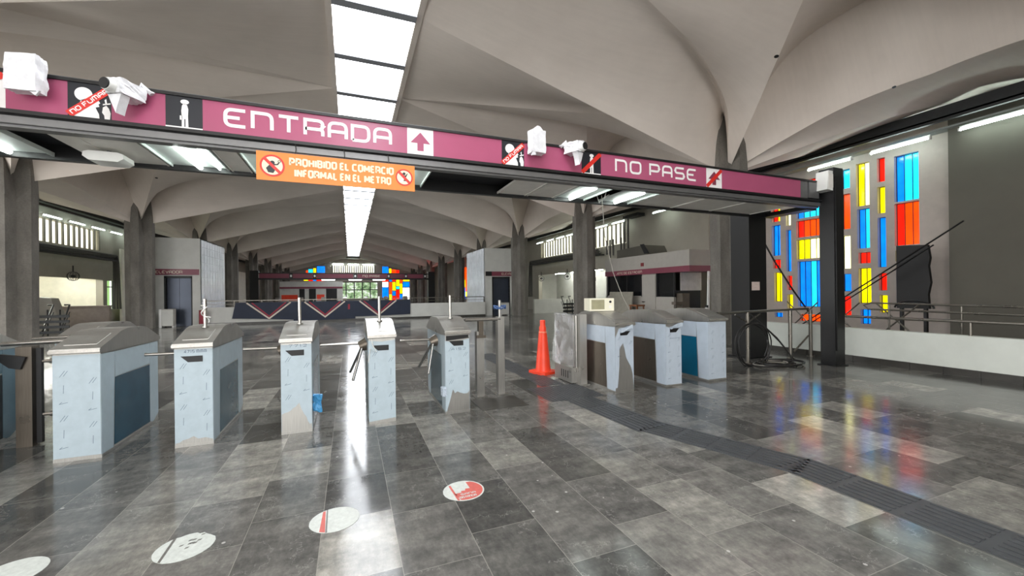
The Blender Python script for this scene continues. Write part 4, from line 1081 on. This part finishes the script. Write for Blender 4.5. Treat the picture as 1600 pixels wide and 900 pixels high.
for y in (-1, 1.2, 3.2, 4.3, 5.5):
    m = MB(); m.tube([(0, y, 0), (0, y, 1.08)], .02, 8); m.build('post', M['rail'], t, 40)
m = MB()
for y in (5.2, 6.4, 7.4):
    m.tube([(.5, y, .3), (.5, y + .8, 1.1)], .018, 8); m.tube([(.6, y + .8, .3), (.6, y, 1.1)], .018, 8)
m.build('diagonal_bar', M['rail'], t, 40)
m = MB(); m.tube([(.1, 5.1 + .34 * math.cos(a), 1.02 + .16 * math.sin(a)) for a in [k * .2 for k in range(0, 17)]], .02, 8); m.build('bent_bar', M['black_metal'], t, 60)

# ---- loose cables on the floor
def coil(name, cx, cy, loops, r0, r1, mat, label, seed, stand=False):
    rd = random.Random(seed); pts = []
    n = loops * 26
    a0 = rd.uniform(0, 6)
    for k in range(n):
        a = a0 + 2 * math.pi * k / 26; f = .5 + .5 * math.sin(k * .13 + seed)
        r = r0 + (r1 - r0) * f
        if stand: pts.append((cx + r * 1.0 * math.cos(a) + .05 * math.sin(k * .05), cy + .05 * math.sin(k * .31 + seed), max(.012, r0 * .98 + r * .98 * math.sin(a))))
        else: pts.append((cx + r * 1.35 * math.cos(a), cy + r * .8 * math.sin(a), .014 + .012 * (k % 26) / 26 + .010 * (k // 26)))
    m_ = MB(); m_.tube(pts, .012, 7); return tag(m_.build(name, mat, None, 60), label, 'cable')
coil('cable_coil', 7.75, 5.42, 5, .22, .42, M['cable'], 'black cable coiled flat on the floor before the rail posts', 1)
coil('cable_coil', 7.25, 5.60, 3, .40, .47, M['cable'], 'black cable hanging in a big upright loop from the rail', 2, True)
coil('cable_coil', 7.62, 5.48, 3, .15, .30, M['cable_grey'], 'grey cable coil lying among the black cables', 4)
m = MB(); m.tube([(7.42, 5.78, 1.0), (7.6, 5.7, .82), (7.95, 5.6, .5), (8.15, 5.5, .2), (8.2, 5.45, .03), (8.0, 5.35, .02)], .014, 8); m.tube([(7.45, 5.78, .98), (7.7, 5.68, .74), (8.0, 5.58, .42), (8.25, 5.5, .1), (8.35, 5.5, .03)], .014, 8)
tag(m.build('drooping_cable', M['cable'], None, 60), 'pair of black cables drooping from the rail to the floor', 'cable')
m = MB(); m.tube([(8.35, 6.35, 3.05), (8.42, 6.3, 2.7), (8.75, 6.2, 2.1), (9.2, 6.1, 1.45), (9.62, 6.05, .98)], .018, 8); m.tube([(8.33, 6.35, 2.8), (8.38, 6.32, 2.68), (8.42, 6.3, 2.72)], .05, 10)
tag(m.build('hanging_cable', M['cable'], None, 60), 'black cable slanting from the header end to the rail before the stained glass', 'cable')
m = MB(); m.tube([(12.5, 8.6, 0), (12.5, 4.58, 2.93)], .018, 6); m.tube([(12.55, 8.45, 0), (12.55, 5.1, 2.46)], .016, 6); tag(m.build('leaning_rod', M['black_metal'], None), 'pair of thin black rods leaning across the stained glass wall', 'rod')
t = thing('board', 'black board standing before the right end of the stained glass', 'board', (13.2, 5.74, 0))
m = MB(); m.prism([(-.30, .95), (.33, .95), (.33, 2.56), (-.28, 2.52), (-.32, 2.2), (-.29, 2.0), (-.33, 1.6), (-.28, 1.3)], 'x', -.05, .05); m.build('board_panel', M['black'], t)
m = MB(); m.box((-.04, -.25, 0), (.04, -.19, .95)); m.box((-.04, .22, 0), (.04, .28, .95)); m.build('board_leg', M['black_metal'], t)
m = MB(); m.prism([(7.72, 1.46), (7.96, 1.46), (7.96, 1.64), (7.72, 1.64)], 'y', 0, .004); tag(m.build('paper_notice', M['paper'], None, 0, (.24, 6.143, 0)), 'small pinkish paper notice on the rear black post', 'notice')
t = thing('jerry_can', 'small white container on the floor behind the upright cable loop', 'container', (8.35, 6.72, 0))
m = MB(); m.prism([(-.1, 0), (.1, 0), (.1, .24), (.04, .30), (-.1, .30)], 'y', -.09, .09); m.build('can_body', M['plastic_white'], t); m = MB(); m.tube([(.06, 0, .27), (.075, 0, .33)], .025, 10); m.build('can_cap', M['black'], t)

# ================================================================== FLOOR MARKS
def strip(pts, w, n_len=.40):
    m_ = MB()
    for i in range(len(pts) - 1):
        a = Vector((*pts[i], 0)); c = Vector((*pts[i + 1], 0)); d = (c - a); Ln = d.length; d.normalize(); nrm = Vector((-d.y, d.x, 0))
        k = max(1, round(Ln / n_len))
        for j in range(k):
            p = a + d * (Ln * j / k + .008); q = a + d * (Ln * (j + 1) / k - .008)
            def bx(o0, o1, z0, z1, pp=p, qq=q):
                m_.hexa([pp + nrm * o0 + Vector((0, 0, z0)), pp + nrm * o1 + Vector((0, 0, z0)), qq + nrm * o1 + Vector((0, 0, z0)), qq + nrm * o0 + Vector((0, 0, z0)),
                         pp + nrm * o0 + Vector((0, 0, z1)), pp + nrm * o1 + Vector((0, 0, z1)), qq + nrm * o1 + Vector((0, 0, z1)), qq + nrm * o0 + Vector((0, 0, z1))])
            bx(-w / 2, w / 2, 0, .003, a + d * (Ln * j / k), a + d * (Ln * (j + 1) / k))
            for r_ in range(7):
                o0 = -w / 2 + w * (r_ + .28) / 7; bx(o0, o0 + w / 7 * .45, .003, .009, p + d * .02, q - d * .02)
    return m_
m = strip([(3.52, -1.2), (3.52, 2.35)], .42); m2 = strip([(3.52, 2.25), (3.04, 3.6)], .42); m3 = strip([(3.03, 3.5), (2.94, 4.88)], .44); m4 = strip([(2.97, 5.75), (2.99, 9.3)], .40)
for q in (m2, m3, m4): m.add(q.v, q.f)
m.box((2.5, 4.88, 0), (3.36, 5.7, .003))
for i in range(15):
    for j in range(15): m.box((2.53 + i * .056, 4.91 + j * .053, .003), (2.555 + i * .056, 4.935 + j * .053, .008))
struct(m.build('floor_tactile_strip', M['tactile']), 'dark ribbed tactile paving strip crossing the floor to the turnstiles', 'tactile paving')
def sticker(cx, cy, r, label, kind, rot):
    t_ = thing('floor_sticker', label, 'sticker', (cx, cy, 0), R(rot))
    m_ = MB(); n = 44; rd = random.Random(int(cx * 100) + 5)
    pts = []
    for k in range(n):
        a = 2 * math.pi * k / n; rr = r * (1 - (.10 * rd.random() if kind == 'torn' and 30 < math.degrees(a) < 130 else .01 * rd.random()))
        pts.append((rr * math.cos(a), rr * math.sin(a)))
    m_.prism(pts, 'z', .0005, .0022); m_.build('sticker_face', M['sticker'], t_)
    if kind == 'print':
        q = MB()
        q.prism([(r * .92 * math.cos(R(a)), r * .92 * math.sin(R(a))) for a in range(-112, 62, 6)] + [(r * .30, r * .78), (r * .34, r * .1), (r * .1, r * .12), (r * .06, -r * .05), (-r * .14, -r * .02), (-r * .16, -r * .18), (-r * .5, -r * .2)], 'z', .0024, .003)
        q.prism([(-r * .60, r * .66), (-r * .50, r * .72), (-r * .40, -r * .88), (-r * .50, -r * .84)], 'z', .0024, .003)
        q.build('red_print', M['sticker_red'], t_)
        q = MB()
        def put(txt, y0, y1, x0, x1):
            tmp = MB(); lettering(tmp, txt, x0 * r, x1 * r, y0 * r, y1 * r, 0, .2, .3)
            q.add([(v[0], v[2], .0034) for v in tmp.v], tmp.f)
        put('SANA', -.46, -.28, -.25, .5); put('DISTANCIA', -.74, -.55, -.36, .46)
        q.build('lettering', M['sticker'], t_)
    if kind == 'slash':
        q = MB(); q.prism([(-r * .50, r * .80), (-r * .40, r * .86), (-r * .34, -r * .9), (-r * .56, -r * .78)], 'z', .0024, .003); q.build('red_print', M['sticker_red'], t_)
        q = MB(); q.prism([(-r * .36, r * .92), (-r * .30, r * .94), (-r * .26, -r * .95), (-r * .33, -r * .93)], 'z', .0024, .003); q.build('scrape', M['scrape'], t_)
    if kind == 'torn':
        q = MB(); q.prism([(-r * .62, r * .76), (-r * .52, r * .82), (-r * .50, -r * .85), (-r * .60, -r * .78)], 'z', .0024, .003)
        for k in range(9):
            x = rd.uniform(-.3, .6) * r; y = rd.uniform(-.2, .7) * r; q.prism([(x, y), (x + .018, y + .006), (x + .022, y + .02), (x + .004, y + .016)], 'z', .0024, .003)
        q.build('scrape', M['scrape'], t_)
    return t_
sticker(.78, 2.985, .155, 'round floor sticker with faded red print and a white rim', 'print', 0)
sticker(-.11, 2.94, .155, 'round white floor sticker with one red slash left', 'slash', 0)
sticker(-.93, 2.97, .15, 'worn round white floor sticker with ragged scraped patches', 'torn', 0)
sticker(-1.73, 3.05, .15, 'white floor sticker cut by the bottom left corner of the photo', 'plain', 0)

# ================================================================== ELEVATORS
def elevator(side):
    s_ = 1 if side == 'right' else -1
    xa, xb = (7.8, 10.4) if s_ > 0 else (-9.4, -6.8)
    t_ = thing('elevator', 'white %s elevator tower with ELEVADOR band and a glass block flank' % ('right hand' if s_ > 0 else 'left hand'), 'elevator', ((xa + xb) / 2, 24.1, 0))
    w = (xb - xa) / 2; ZT = 4.22 if s_ > 0 else 4.25
    dx0, dx1 = (8.35 - 9.1, 9.42 - 9.1) if s_ > 0 else (-8.15 + 8.55, -7.18 + 8.55)
    if s_ < 0: dx0, dx1 = -.05, .92
    m_ = MB(); m_.box((-w, 0, 0), (dx0, .2, 2.4)); m_.box((dx1, 0, 0), (w, .2, 2.4)); m_.box((-w, 0, 2.4), (w, .2, ZT)); m_.box((-w, .2, ZT - .1), (w, 4.2, ZT)); m_.box((-w, 4.0, 0), (w, 4.2, ZT))
    ox = -w if s_ < 0 else w
    m_.box((ox - .1 * (1 if s_ > 0 else -1), .2, 0), (ox, 4.0, ZT)); m_.build('tower_wall', M['wall_white'], t_)
    m_ = MB(); ix = -w if s_ > 0 else w
    m_.box((ix, .02, 0), (ix + .12 * s_, 4.1, ZT))
    for j in range(9):
        for k in range(11):
            y = .1 + j * .44; z = .06 + k * .38
            m_.box((ix - .02 * s_, y, z), (ix, y + .40, min(z + .34, ZT - .02)))
    m_.build('glass_block_wall', M['block'], t_)
    m_ = MB(); mid = (dx0 + dx1) / 2
    m_.box((dx0, .1, 0), (mid - .005, .14, 2.32)); d1 = m_.build('elevator_door', M['door'], t_)
    m_ = MB(); m_.box((mid + .005, .1, 0), (dx1, .14, 2.32)); m_.build('elevator_door', M['door'], t_)
    m_ = MB(); m_.box((dx0 - .08, -.01, 0), (dx0, .1, 2.42)); m_.box((dx1, -.01, 0), (dx1 + .05, .1, 2.42)); m_.box((dx0 - .08, -.01, 2.32), (dx1 + .05, .1, 2.42)); m_.build('door_frame', M['beam_dark'], t_)
    m_ = MB(); bx0, bx1 = (-w + .05, w) if s_ > 0 else (-w, w - .05)
    m_.box((bx0, -.04, 2.47), (bx1, 0, 2.75)); m_.build('sign_band', M['pink_dull'], t_)
    m_ = MB()
    if s_ > 0: lettering(m_, 'ELEVADOR', -.2, .8, 2.53, 2.68, -.043, .18, .3)
    else: lettering(m_, 'ELEVADOR', -.45, .6, 2.53, 2.68, -.043, .18, .3)
    m_.build('lettering', M['cream_cloth'], t_)
    if s_ > 0:
        m_ = MB(); m_.box((-w + .05, -.045, 2.47), (-w + .45, -.04, 2.75)); m_.build('pictogram', M['black'], t_)
        m_ = MB(); m_.box((dx1 + .35, -.02, 1.3), (dx1 + .42, 0, 1.6)); m_.build('call_button', M['plastic_white'], t_)
elevator('right'); elevator('left')
def cabinet(x, y, w, h, label):
    t_ = thing('cabinet', label, 'cabinet', (x, y, 0)); m_ = MB(); m_.box((-w / 2, -.15, .05), (w / 2, .15, h)); m_.build('cabinet_body', M['booth'], t_)
    m_ = MB(); m_.box((-w / 2 + .12, -.165, .08), (w / 2 - .02, -.15, h - .04)); m_.build('cabinet_door', M['wall_white'], t_)
    m_ = MB(); m_.box((-w / 2, -.16, 0), (-w / 2 + .1, .15, h)); m_.box((w / 2 - .06, -.15, 0), (w / 2, .15, .06)); m_.build('side_panel', M['plastic_white'], t_)
cabinet(-7.95, 23.62, .55, .85, 'low white cabinet before the left elevator door, beside the column'); cabinet(8.92, 23.75, .6, .80, 'low white cabinet before the right elevator door')
t = thing('fire_extinguisher_box', 'dark red fire extinguisher box beside the left elevator corner', 'box', (-6.62, 23.72, 0))
m = MB(); m.box((-.12, -.12, 0), (.12, .12, .76)); m.build('box_body', M['extinguisher'], t); m = MB(); m.box((-.09, -.125, .1), (.09, -.12, .68)); m.build('box_door', M['maroon'], t)

# banner along the middle parapet
t = thing('banner', 'long navy banner with red and pale chevrons hung on the middle parapet', 'banner', (0, 23.84, 0))
m = MB(); m.prism([(-5.45, .30), (-5.3, 1.08), (3.2, 1.08), (3.2, .26), (1.6, .22), (.25, .22), (.25, .11), (-2.0, .08), (-2.75, .04), (-2.75, .15), (-4.4, .26)], 'y', -.012, 0); m.build('banner_cloth', M['navy'], t)
for cx in (-3.85, -1.25, 1.45):
    m = MB(); m.use(M['cream_cloth']); Wd = .98
    ribbon(m, [(cx - Wd, 1.06), (cx, .25), (cx + Wd, 1.06)], .07, -.014, lambda a, q: (a, q)); m.use(M['maroon']); ribbon(m, [(cx - Wd + .22, 1.06), (cx, .36), (cx + Wd - .22, 1.06)], .07, -.0145, lambda a, q: (a, q)); m.build('chevron', None, t)
m = MB(); m.box((-.12, -.014, .62), (-.02, -.012, .9)); m.build('red_mark', M['maroon'], t)
t = thing('parapet_rail', 'grey rail with glazed strip on top of the middle parapet', 'railing', (0, 24.0, 0))
m = MB(); m.box((-6.7, -.03, 1.16), (7.7, .03, 1.2)); m.box((-6.7, -.02, 1.0), (7.7, .02, 1.02)); m.build('rail', M['rail'], t)
m = MB()
for k in range(13): m.box((-6.6 + k * 1.19, -.02, .86), (-6.56 + k * 1.19, .02, 1.18))
m.build('stanchion', M['rail'], t)

# ================================================================== STATION BOOTH
t = thing('station_booth', 'pale station booth with pink band and dark windows right of the hall', 'booth', (11.0, 13.2, 0))
BX = 0.0; Y0, Y1 = -2.4, 2.6
m = MB()
m.box((0, -.70, 0), (.1, .15, 2.12)); m.box((0, -1.6, 0), (.1, -.70, 1.22)); m.box((0, .15, 0), (.1, Y1, 1.25)); m.box((0, Y1 - .1, 0), (.1, Y1, 2.12)); m.build('booth_wall', M['booth'], t)
m = MB(); m.box((.05, .15, 1.25), (.08, Y1 - .1, 2.12)); m.box((.05, -1.6, 1.22), (.08, -.7, 2.12)); m.build('booth_window', M['dark_glass'], t)
m = MB()
for y in (.15, 1.1, 1.75, Y1 - .12, -1.62, -.72): m.box((-.01, y - .03, 1.22), (.05, y + .03, 2.12))
m.build('window_frame', M['black'], t)
m = MB(); m.box((-.03, -.66, .05), (0, .1, 2.05)); m.build('booth_door', M['booth'], t)
m = MB(); m.box((-.08, -.0, 1.0), (-.03, .06, 1.03)); m.tube([(-.08, .03, 1.015), (-.08, -.12, 1.015)], .012, 6); m.build('door_handle', M['black'], t)
m = MB(); m.box((-.05, Y0, 2.33), (1.35, Y1, 2.89)); m.build('fascia', M['booth'], t)
m = MB(); m.box((-.06, Y0 - .01, 2.12), (1.36, Y1, 2.33)); m.build('pink_band', M['pink_dull'], t)
m = MB(); tmp = MB(); lettering(tmp, 'JEFE DE ESTACION', -.85, .85, 2.17, 2.27, 0, .2, .4); m.add([(-.064, -v[0] + .9, v[2]) for v in tmp.v], tmp.f); m.build('lettering', M['cream_cloth'], t)
m = MB(); m.box((-.07, -.05, 2.44), (-.05, .12, 2.58)); m.build('emblem', simple('dark red emblem', (120, 40, 44), .5), t)
m = MB(); m.box((.35, -1.6, 1.45), (1.35, -1.55, 2.12)); m.build('booth_panel', simple('pale end panel', (196, 192, 190), .35), t)
m = MB(); m.box((.1, -1.58, .7), (1.3, -1.5, 1.45)); m.build('dark_counter', M['black'], t)
m = MB(); m.box((.12, -1.9, 0), (.45, -1.6, 1.35)); m.box((-.2, -1.9, .95), (.12, -1.7, 1.05)); m.build('desk', simple('brown grey desk', (92, 84, 74), .6), t)
m = MB(); m.box((.1, 2.5, 0), (1.4, 2.6, 2.12)); m.box((1.3, -1.5, 0), (1.4, 2.6, 2.12)); m.build('back_wall', M['wall_shaded'], t)
m = MB(); m.box((10.62, 13.45, 0), (10.67, 15.0, 1.42)); m.v = [(x + (1.42 - z) * -.12, y, z) for x, y, z in m.v]
tag(m.build('panel_sheet', simple('grey board sheet', (140, 136, 124), .6), None), 'grey board sheet leaning on the station booth', 'board')
t = thing('stool', 'brown wooden stool before the station booth', 'stool', (10.35, 12.85, 0))
m = MB(); m.box((-.2, -.22, .86), (.2, .22, .92)); m.build('seat', M['wood'], t)
for sx in (-1, 1):
    for sy in (-1, 1):
        m = MB(); m.beam((sx * .16, sy * .18, .86), (sx * .19, sy * .21, 0), .04, .04); m.build('leg', M['wood'], t)
m = MB(); m.box((-.19, -.2, .5), (-.16, .2, .54)); m.box((.16, -.2, .5), (.19, .2, .54)); m.build('stretcher', M['wood'], t)
m = MB(); m.beam((11.45, 10.5, 0), (11.62, 10.6, 2.12), .07, .05); tag(m.build('leaning_pole', M['plastic_white'], None), 'white pole leaning at the near corner of the station booth', 'pole')
t = thing('wrapped_roll', 'pale wrapped roll with dark cap standing by the white pole', 'roll', (9.75, 9.0, 0))
m = MB(); m.tube([(0, 0, 0), (.02, 0, .95)], .05, 12); m.build('roll_body', M['plastic_white'], t, 40); m = MB(); m.tube([(.02, 0, .95), (.03, 0, 1.02)], .045, 12); m.build('roll_cap', M['black'], t, 40)
# raised box and pipes over the booth
t = thing('duct_box', 'grey duct box above the far end of the station booth', 'duct', (13.235, 15.9, 2.95))
m = MB(); m.hexa([(-.6, -1.1, 0), (.6, -1.1, 0), (.6, 1.3, 0), (-.6, 1.3, 0), (-.6, -.75, .62), (.6, -.75, .62), (.6, 1.3, .55), (-.6, 1.3, .55)]); m.build('duct_body', M['wall_shaded'], t)
m = MB(); m.prism([(-1.12, .2), (-.76, .66), (-.5, .66), (-.8, .2)], 'x', -.63, -.6); m.build('duct_flap', M['black'], t)
t = thing('conduit_rack', 'grey conduits dropping from the right beam beside the louvers', 'pipes', (13.6, 17.4, 0))
for k, (dy, z0) in enumerate(((0, 3.0), (.35, 3.2), (.6, 3.0), (1.3, 3.4), (1.6, 3.3), (1.9, 3.5))):
    m = MB(); m.tube([(-.1, dy, z0), (-.1, dy, 5.4 if k < 2 else 4.3)], .05, 8); m.build('pipe', M['pipe'], t, 40)
m = MB(); m.box((-.3, -1, 5.2), (.15, 0, 5.35)); m.build('junction', M['beam_dark'], t)
def pipe_run(x, y0, y1, z, label, sg, drop):
    t_ = thing('pipe_run', label, 'pipes', (x, y0, z))
    for k in range(3):
        m_ = MB(); m_.tube([(sg * .09 * k, 0, .09 * k), (sg * .09 * k, y1 - y0, .09 * k), (sg * .09 * k, y1 - y0 + .15, -.2), (sg * .09 * k, y1 - y0 + .15 + .1 * k, drop)], .055, 8); m_.build('pipe', M['pipe'], t_, 40)
    m_ = MB(); m_.box((-.15, 0, -.12), (.25, y1 - y0, -.06)); m_.build('cable_tray', M['beam_dark'], t_)
pipe_run(XW + .2, 16, 29.3, 3.55, 'grey pipe run under the left louvers bending down by the garden window', 1, -2.8)
pipe_run(13.5, 19.9, 29.4, 3.65, 'grey pipe run under the right louvers bending down beyond them', -1, -2.6)

# stairs beyond the columns
def stair_rails(x, y, label, s_):
    t_ = thing('stair_railing', label, 'railing', (x, y, 0))
    for k in range(4):
        m_ = MB(); m_.tube([(s_ * .5 * k, 0, .2), (s_ * (.5 * k + .5), 1.6, 1.15), (s_ * (.5 * k + .7), 1.7, 1.15)], .03, 8); m_.tube([(s_ * .5 * k, 0, .0), (s_ * (.5 * k + .5), 1.6, .85)], .02, 8); m_.build('stair_rail', M['black_metal'], t_, 40)
    for k in range(5):
        m_ = MB(); m_.tube([(s_ * .45 * k, .2 * k, 0), (s_ * .45 * k, .2 * k, 1.0)], .025, 8); m_.build('post', M['black_metal'], t_, 40)
    m_ = MB()
    for k in range(4): m_.box((-.3 if s_ > 0 else -2.2, -.1, .1 + .2 * k), (2.2 if s_ > 0 else .3, -.06, .2 + .2 * k))
    m_.build('dark_slats', M['beam_dark'], t_)
stair_rails(-10.2, 20.6, 'dark stair railing with slanting bars at the left between the columns', -1)
stair_rails(11.3, 20.0, 'dark stair railing with slanting bars right of the right elevator', 1)
t = thing('machine_cover', 'grey tapered machine cover standing behind the left stair railing', 'machine', (-11.9, 23.3, 0))
m = MB(); m.hexa([(-.5, -.3, 0), (.6, -.3, 0), (.6, .3, 0), (-.5, .3, 0), (-.4, -.25, 1.5), (.2, -.25, 1.42), (.2, .25, 1.42), (-.4, .25, 1.5)]); m.build('cover_body', M['booth'], t); m = MB(); m.box((-.42, -.33, .5), (-.2, -.3, 1.5)); m.build('pale_panel', M['wall_cream'], t)
for (x, y, sg, lab) in ((-12.25, 22.2, -1, 'left'), (13.55, 21.5, 1, 'right')):
    t = thing('hanging_board', 'dark hanging direction board before the %s lit passage' % lab, 'sign', (x, y, 2.05))
    m = MB(); m.box((-.06, -.9, 0), (.06, .9, .22)); m.build('board_panel', M['black'], t); 
    for yy in (-.5, .5):
        m = MB(); m.box((-.02, yy - .025, .22), (.02, yy + .025, .8)); m.box((-.02, yy - .02, .76), (sg * .31, yy + .02, .8)); m.build('hanger', M['black_metal'], t)
def fan(x, y, lab):
    t_ = thing('wall_fan', 'black caged wall fan %s' % lab, 'fan', (x, y, 2.45))
    m_ = MB()
    for a in range(0, 180, 30):
        m_.tube([(.22 * math.cos(R(q)) * math.cos(R(a)), .22 * math.cos(R(q)) * math.sin(R(a)), .22 * math.sin(R(q))) for q in range(0, 361, 30)], .008, 5)
    m_.build('cage', M['black_metal'], t_); m_ = MB(); m_.tube([(0, -.06, 0), (0, .06, 0)], .07, 10); m_.build('motor', M['black'], t_); m_ = MB(); m_.tube([(0, 0, .2), (0, 0, .5)], .025, 8); m_.build('mount', M['black_metal'], t_)
fan(-12.2, 25.6, 'over the left lit opening'); fan(13.6, 24.0, 'over the right lit opening, near one'); fan(13.6, 28.0, 'over the right lit opening, far one')

# ================================================================== FAR END
t = thing('far_gantry', 'far pink header with black posts across the hall beyond the banner', 'gantry', (0, 44, 0))
m = MB(); m.box((-8, 0, 2.85), (8, .6, 3.0)); m.box((-8, .02, 3.42), (8, .3, 3.5)); m.build('header_beam', M['black_metal'], t)
for x0, x1 in ((-7.9, -5.4), (-5.1, -3.4), (-3.0, .3), (.7, 3.6), (3.9, 5.4), (5.6, 7.3)):
    m = MB(); m.box((x0, 0, 3.0), (x1, .1, 3.42)); m.build('sign_panel', M['pink_dull'], t)
for x in (-5.25, -3.2, .5, 3.75, 5.5, 7.5):
    m = MB(); m.use(M['black']); m.box((x - .15, 0, 3.0), (x + .15, .1, 3.42)); m.use(M['white_vinyl']); m.box((x - .08, -.01, 3.1), (x + .08, 0, 3.32)); m.build('pictogram', None, t)
m = MB(); lettering(m, 'NO PASE', 1.2, 2.9, 3.1, 3.32, -.01, .18, .3); m.build('lettering', M['cream_cloth'], t)
for x in (-2.0, .5, 2.8):
    m = MB(); m.box((x - .6, .2, 2.80), (x + .6, .35, 2.85)); m.build('lamp', M['tube'], t)
for x in (-8.3, 8.2):
    m = MB(); m.box((x - .35, 0, 0), (x + .35, .6, 3.7)); m.build('post', M['black_metal'], t)
for k in range(7):
    x = -6.5 + 2.0 * k
    tt = thing('far_turnstile', 'dark distant turnstile below the far header, %s from the left' % ORD[k], 'turnstile', (x, 44.2, 0)); m = MB(); m.box((-.16, 0, 0), (.16, 1.2, .98)); m.build('cabinet', M['steel_dark'], tt); m = MB(); m.prism([(-.03, .98), (.4, 1.12), (.8, 1.12), (1.22, .98)], 'x', -.17, .17); m.build('lid', M['steel'], tt)
t = thing('far_booth', 'distant white booth with pink band and orange lower panels', 'booth', (0, 58, 0))
m = MB(); m.box((-8.2, 0, 0), (-.9, .2, 3.05)); m.build('booth_wall', M['wall_white'], t); m = MB(); m.box((-8.2, -.03, 2.13), (-.9, 0, 2.36)); m.build('pink_band', M['pink_dull'], t)
for x0, x1 in ((-8.0, -6.2), (-4.0, -3.1)):
    m = MB(); m.box((x0, -.03, .6), (x1, 0, 1.35)); m.build('orange_panel', M['cone'], t)
for x0, x1 in ((-6.0, -5.4), (-4.9, -4.1), (-2.9, -1.6)):
    m = MB(); m.box((x0, -.03, .3), (x1, 0, 2.1)); m.build('dark_opening', M['black'], t)
t = thing('black_bundle', 'black bundle perched on top of the middle parapet above the banner', 'bundle', (1.2, 23.9, .86))
o = crumple_box(.46, .09, .30, .012, 61, M['black'], 'bundle_body', t); o.location = (0, 0, .15)
m = MB(); m.tube([(-.1, -.05, .26), (0, -.06, .36), (.1, -.05, .26)], .012, 6); m.build('handle', M['black'], t)

# ================================================================== groups of look-alike things
GROUPS = {'turnstile': 'turnstiles in the row under the gantry', 'tube_light': 'bare tube lights of the hall', 'floor_sticker': 'round distance stickers on the floor',
          'wrapped_speaker': 'plastic wrapped boxes on the header', 'security_camera': 'bagged cameras on the header', 'cabinet': 'white cabinets before the elevators',
          'wall_fan': 'wall fans over the lit openings', 'far_turnstile': 'distant turnstiles below the far header', 'cable_coil': 'coiled cables by the rail', 'elevator': 'elevator towers',
          'hanging_board': 'hanging direction boards', 'stair_railing': 'dark stair railings', 'pipe_run': 'pipe runs under the louvers'}
for o in COL.objects:
    st = o.name.split('.')[0]
    if o.parent is None and 'category' in o and st in GROUPS: o['group'] = GROUPS[st]
